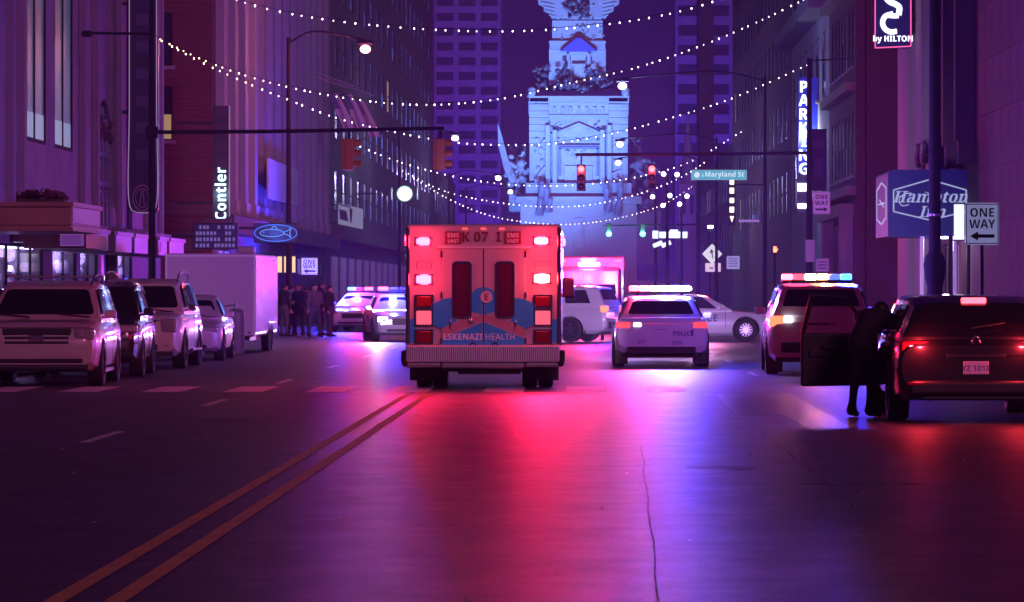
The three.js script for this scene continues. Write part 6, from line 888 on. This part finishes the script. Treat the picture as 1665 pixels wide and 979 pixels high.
  Z = 200; const r = thing('round_lit_sign', 'round glowing greenish-white disc in a dark ring above the ambulance', 'sign', [X(658, Z), Y(315, Z), -Z]); obj('lit_disc', new THREE.CylinderGeometry(0.39, 0.39, 0.12, 32).rotateX(Math.PI / 2), glow('disc_glow', 0.6, 1, 0.92, 2.2), r); obj('ring', new THREE.TorusGeometry(0.45, 0.06, 10, 36), black, r); for (const s of [-1, 1]) obj('side_bracket', rb(0.1, 0.7, 0.1, 0.03, s * 0.72, 0, 0), steel, r); obj('arm', [bar(V(-0.45, 0, 0), V(-2.7, 0, 0), 0.04), bar(V(0.45, 0, 0), V(0.72, 0, 0), 0.03)], black, r); point('disc_lamp', [X(658, Z), Y(315, Z), -Z + 0.4], [0.6, 1, 0.9], 7, 0.3);
  // three striped flags on slanting poles
  Z = 168; const fc = (() => { const c = document.createElement('canvas'); c.width = 128; c.height = 130; const x = c.getContext('2d'); for (let i = 0; i < 13; i++) { x.fillStyle = i % 2 ? '#c9c3cc' : '#7d2a48'; x.fillRect(0, i * 10, 128, 10); } x.fillStyle = '#2a2a55'; x.fillRect(0, 0, 52, 70); x.fillStyle = '#d8d4e0'; for (let r2 = 0; r2 < 6; r2++) for (let k = 0; k < 6; k++) x.fillRect(4 + k * 8, 5 + r2 * 11, 3, 3); const tt = new THREE.CanvasTexture(c); tt.colorSpace = THREE.SRGBColorSpace; return tt; })(), fm = mapped(M('flag_cloth', [1, 1, 1], 0.9, 0, { side: THREE.DoubleSide }), { map: fc });
  [[537, 152, 'striped flag on a slanting pole, nearest the pilasters'], [556, 150, 'striped flag on a slanting pole between two others'], [572, 158, 'striped flag hanging lowest above the orange signal']].forEach(([px, py, label], i) => {
    const o = thing('flag', label, 'flag', [X(px, Z), Y(py, Z), -Z - i * 1.5], 0, 'striped flags over the pavement'), g = new THREE.PlaneGeometry(0.62, 1.7, 14, 24), p = g.attributes.position;
    for (let k = 0; k < p.count; k++) { const a = p.getX(k) + 0.31, b = 0.85 - p.getY(k); p.setXYZ(k, a * 0.75 + b * (0.42 + a * 0.15) - 0.1, -b, 0.07 * Math.sin(a * 16 + b * 2) * (0.4 + b * 0.5)); }
    g.computeVertexNormals(); { const uv = g.attributes.uv; for (let k = 0; k < uv.count; k++) { const a = uv.getX(k), b = uv.getY(k); uv.setXY(k, 1 - b, 1 - a); } }
    obj('cloth', g, fm, o); obj('flagpole', bar(V(-1.3, 1.0, 0), V(0.75, -0.15 + 0.4, 0), 0.025), steel, o); obj('finial', new THREE.SphereGeometry(0.05, 10, 8).translate(0.77, 0.24, 0), chrome, o);
  });
}
{ // upright parking sign
  const Z = 165, x0 = X(1299, Z), x1 = X(1321, Z), t = thing('parking_sign', 'tall upright blue parking sign with glowing white letters, half behind the signal pole', 'sign'); const w = glow('parking_letter_glow', 0.85, 0.92, 1, 3.4);
  obj('sign_board', core(x0, x1 + 0.25, Y(282, Z), Y(126, Z), Z, Z + 0.5), M('parking_blue', [0.02, 0.05, 0.55], 0.4), t); obj('lower_board', core(x0 - 0.05, x1 - 0.1, Y(346, Z), Y(282, Z), Z + 0.1, Z + 0.4), M('parking_lower', [0.05, 0.04, 0.1], 0.5), t);
  [...'PARKING'].forEach((l, i) => obj('lit_letter', place(text(l, 0.5, 0.05), X(1307, Z), Y(141 + i * 22.2, Z), -Z + 0.004), w, t)); each('lit_panel', [core(X(1297, Z), X(1313, Z), Y(311, Z), Y(298, Z), Z + 0.08, Z), core(X(1297, Z), X(1313, Z), Y(339, Z), Y(331, Z), Z + 0.08, Z)], w, t); each('bracket', [7, 9.5].map((y) => bar(V(x1, y, -Z - 0.2), V(FR, y, -Z - 0.2), 0.05)), black, t);
  point('parking_lamp', [X(1307, Z), Y(220, Z), -Z + 0.5], [0.8, 0.88, 1], 14, 0.3);
}

// ------------------------------------------------------------------ strings of bulbs across the street
const bulbG = new THREE.SphereGeometry(1, 8, 6).scale(0.8, 1.15, 0.8), bulbM = [5, 8.5, 12].map((k) => glow('string_bulb_glow_' + k, 1, 0.8, 0.88, k)), bulbY = glow('string_bulb_warm_glow', 1, 0.75, 0.45, 8);
function stringLights(label, pts, Za, Zb, gap, r) {                   // pts in pixels, depth running evenly from Za to Zb
  const px0 = pts[0][0], px1 = pts[pts.length - 1][0], at = (p, q) => { const Z = lerp(Za, Zb, (p - px0) / (px1 - px0)); return P(p, q, Z); }, curve = new THREE.CatmullRomCurve3(pts.map(([p, q]) => at(p, q))), t = thing('string_light', label, 'string lights', [0, 0, 0], 0, 'strings of bulbs across the street');
  obj('wire', new THREE.TubeGeometry(curve, 90, 0.008, 5), wire, t);
  const n = Math.round((px1 - px0) / gap);
  for (let i = 0; i <= n; i++) { const p = curve.getPointAt(Math.min(1, Math.max(0, (i + rr(-0.2, 0.2)) / n))), b = obj('bulb', bulbG, px0 < 300 && i < n * 0.2 ? bulbY : bulbM[(rnd() * 3) | 0], t); b.position.set(p.x, p.y - r * 1.3, p.z); b.scale.setScalar(r * 0.54 * rr(0.85, 1.15)); }
}
stringLights('topmost string of bulbs, crossing above the street lamps', [[330, -24], [420, 8], [530, 29], [640, 41], [740, 47], [830, 48], [940, 42], [1040, 29], [1120, 12], [1190, -10]], 88, 92, 17.5, 0.034);
stringLights('string of bulbs from the dark lamp post rising over the monument cornice', [[249, 56], [340, 99], [440, 132], [570, 158], [690, 168], [815, 158], [930, 132], [1040, 106], [1150, 68], [1230, 34], [1330, -14]], 93, 98, 12.5, 0.032);
stringLights('string of bulbs from the dark lamp post to the far signal pole', [[249, 56], [335, 102], [415, 138], [470, 160], [550, 190], [660, 216], [740, 229], [800, 233], [900, 231], [1000, 214], [1100, 187], [1190, 158], [1312, 104]], 93, 142, 13, 0.038);
stringLights('string of bulbs starting at the side-on signal, passing behind the red signals', [[575, 232], [640, 258], [720, 281], [790, 294], [870, 300], [960, 297], [1040, 285], [1120, 262], [1205, 213]], 150, 165, 11, 0.042);
stringLights('string of bulbs sagging across the lower part of the monument', [[655, 276], [720, 308], [800, 326], [880, 334], [960, 331], [1050, 310], [1110, 285], [1145, 263]], 205, 215, 8.5, 0.05);
stringLights('lowest string of bulbs, sagging just above the ambulance roof', [[672, 288], [730, 322], [790, 347], [850, 359], [930, 363], [1010, 352], [1080, 330], [1125, 302]], 230, 240, 7, 0.052);

// ------------------------------------------------------------------ light thrown by the vehicles' lamps
const barLight = (px, Z, y, c, cd, s = 0.12) => point('roof_lamp', [X(px, Z), y, -Z], c, cd * 2.6, s);
const C = { red: [1, 0.03, 0.08], blue: [0.025, 0.035, 1], white: [0.8, 0.45, 1], warm: [1, 0.6, 0.45], orange: [1, 0.25, 0.08], cyan: [0.03, 0.25, 1] };
// each roof bar: a little light all round, and a broad fan thrown level to the front or the rear
const fan = (px, Z, y, c, cd, to, s = 0.12) => { const p = [X(px, Z), y, -Z]; point('roof_lamp', p, c, cd * 0.12, s); spot('roof_beam', p, [p[0] + to[0], y + 0.55, p[2] + to[1]], c, cd, 1.0, s, 0.9); };
const ZL = ZC + 2.5;
spot('roof_beam', [X(1100, ZL), 1.85, -ZL], [X(1100, ZL), 2.5, -ZL + 8], C.blue, 330, 0.5, 0.12, 0.9); spot('roof_beam', [X(1050, ZL), 1.85, -ZL], [X(1040, ZL), 2.6, -ZL + 8], [1, 0.03, 0.3], 60, 0.62, 0.12, 0.9);
fan(1060, ZL, 1.85, C.blue, 380, [0.2, -1]); fan(1000, 112.2, 2.05, C.blue, 340, [0.1, -1]); fan(930, 112.2, 2.05, C.red, 260, [-0.3, -1]); fan(575, 139.6, 1.85, C.blue, 300, [0.1, -1]);
point('flare_lamp', [X(1086, ZL), 1.95, -ZL + 0.2], [0.9, 0.6, 1], 20, 0.1); point('flare_lamp', [X(1122, ZL), 1.95, -ZL + 0.2], C.blue, 60, 0.1); point('flare_lamp', [X(1032, ZL), 1.95, -ZL + 0.2], C.red, 40, 0.1); point('flare_lamp', [X(1342, ZS + 2.6), 2.1, -ZS - 2.5], C.orange, 18, 0.1); point('flare_lamp', [X(1386, ZS + 2.6), 2.1, -ZS - 2.5], C.blue, 34, 0.1); point('flare_lamp', [X(560, 139), 1.9, -138.9], C.blue, 60, 0.1); point('flare_lamp', [X(640, 114), 1.9, -113.9], C.blue, 50, 0.1);
fan(1040, ZL, 1.8, C.red, 150, [0, 1]); fan(1080, ZL, 1.8, C.warm, 60, [0, 1]); fan(1104, ZL, 1.8, C.blue, 190, [0, 1]); fan(1120, ZL, 1.8, C.blue, 150, [1, 0.3]); fan(1034, ZL, 1.8, C.blue, 150, [-1, -0.4]);
fan(1295, ZS + 2.6, 2.0, C.red, 22, [-0.8, 1], 0.3); fan(1342, ZS + 2.6, 2.0, C.orange, 14, [0, 1], 0.3); fan(1386, ZS + 2.6, 2.0, C.blue, 190, [-0.2, 1], 0.3); fan(1386, ZS + 2.8, 2.0, C.blue, 50, [1, -0.5]);
fan(583, 114.3, 1.78, C.red, 120, [-0.2, 1]); fan(640, 114.3, 1.78, C.blue, 260, [-0.5, 1]); fan(545, 139.3, 1.78, C.blue, 480, [-1, 0.1]); fan(552, 139.3, 1.78, C.blue, 260, [-0.2, 1]); fan(580, 139.3, 1.78, C.red, 120, [0, 1]);
fan(955, 111.6, 2.0, C.red, 140, [0.2, 1]); fan(1145, 113, 1.78, C.white, 60, [0, 1]); fan(1152, 113.4, 1.78, C.red, 140, [0.6, -1]); fan(960, 112.4, 2.0, C.blue, 260, [0.3, -1]);
point('bar_lamp', [X(957, 131.2), 2.75, -130.6], [1, 0.08, 0.3], 70, 0.3); point('far_headlamp', [X(922, 130.4), 0.98, -130.1], C.white, 14, 0.15);
for (const x of [-0.72, 0.72]) { spot('sedan_added_beam', [X(1076, ZC) + x, 0.68, -ZC - 5.05], [X(1076, ZC) + x, 0.6, -120], C.white, 800, 0.5, 0.15); spot('ambulance_added_beam', [amb.position.x + x, 0.95, -ZA - 7.05], [amb.position.x + x, 0.9, -120], C.white, 300, 0.2, 0.15); }  // added beams from unseen fronts, brightening the white police cars ahead
spot('headlamp', [X(615, 112) - 0.02, 0.7, -111.6], [-4, -0.6, -70], C.white, 140, 0.42, 0.08);
for (const [px, c] of [[1497, 0], [1662, 1]]) point('brake_lamp', [X(px, ZB), 0.93, -ZB + 0.07], [1, 0.03, 0.05], 2.4, 0.04);


renderer.render(scene, camera);
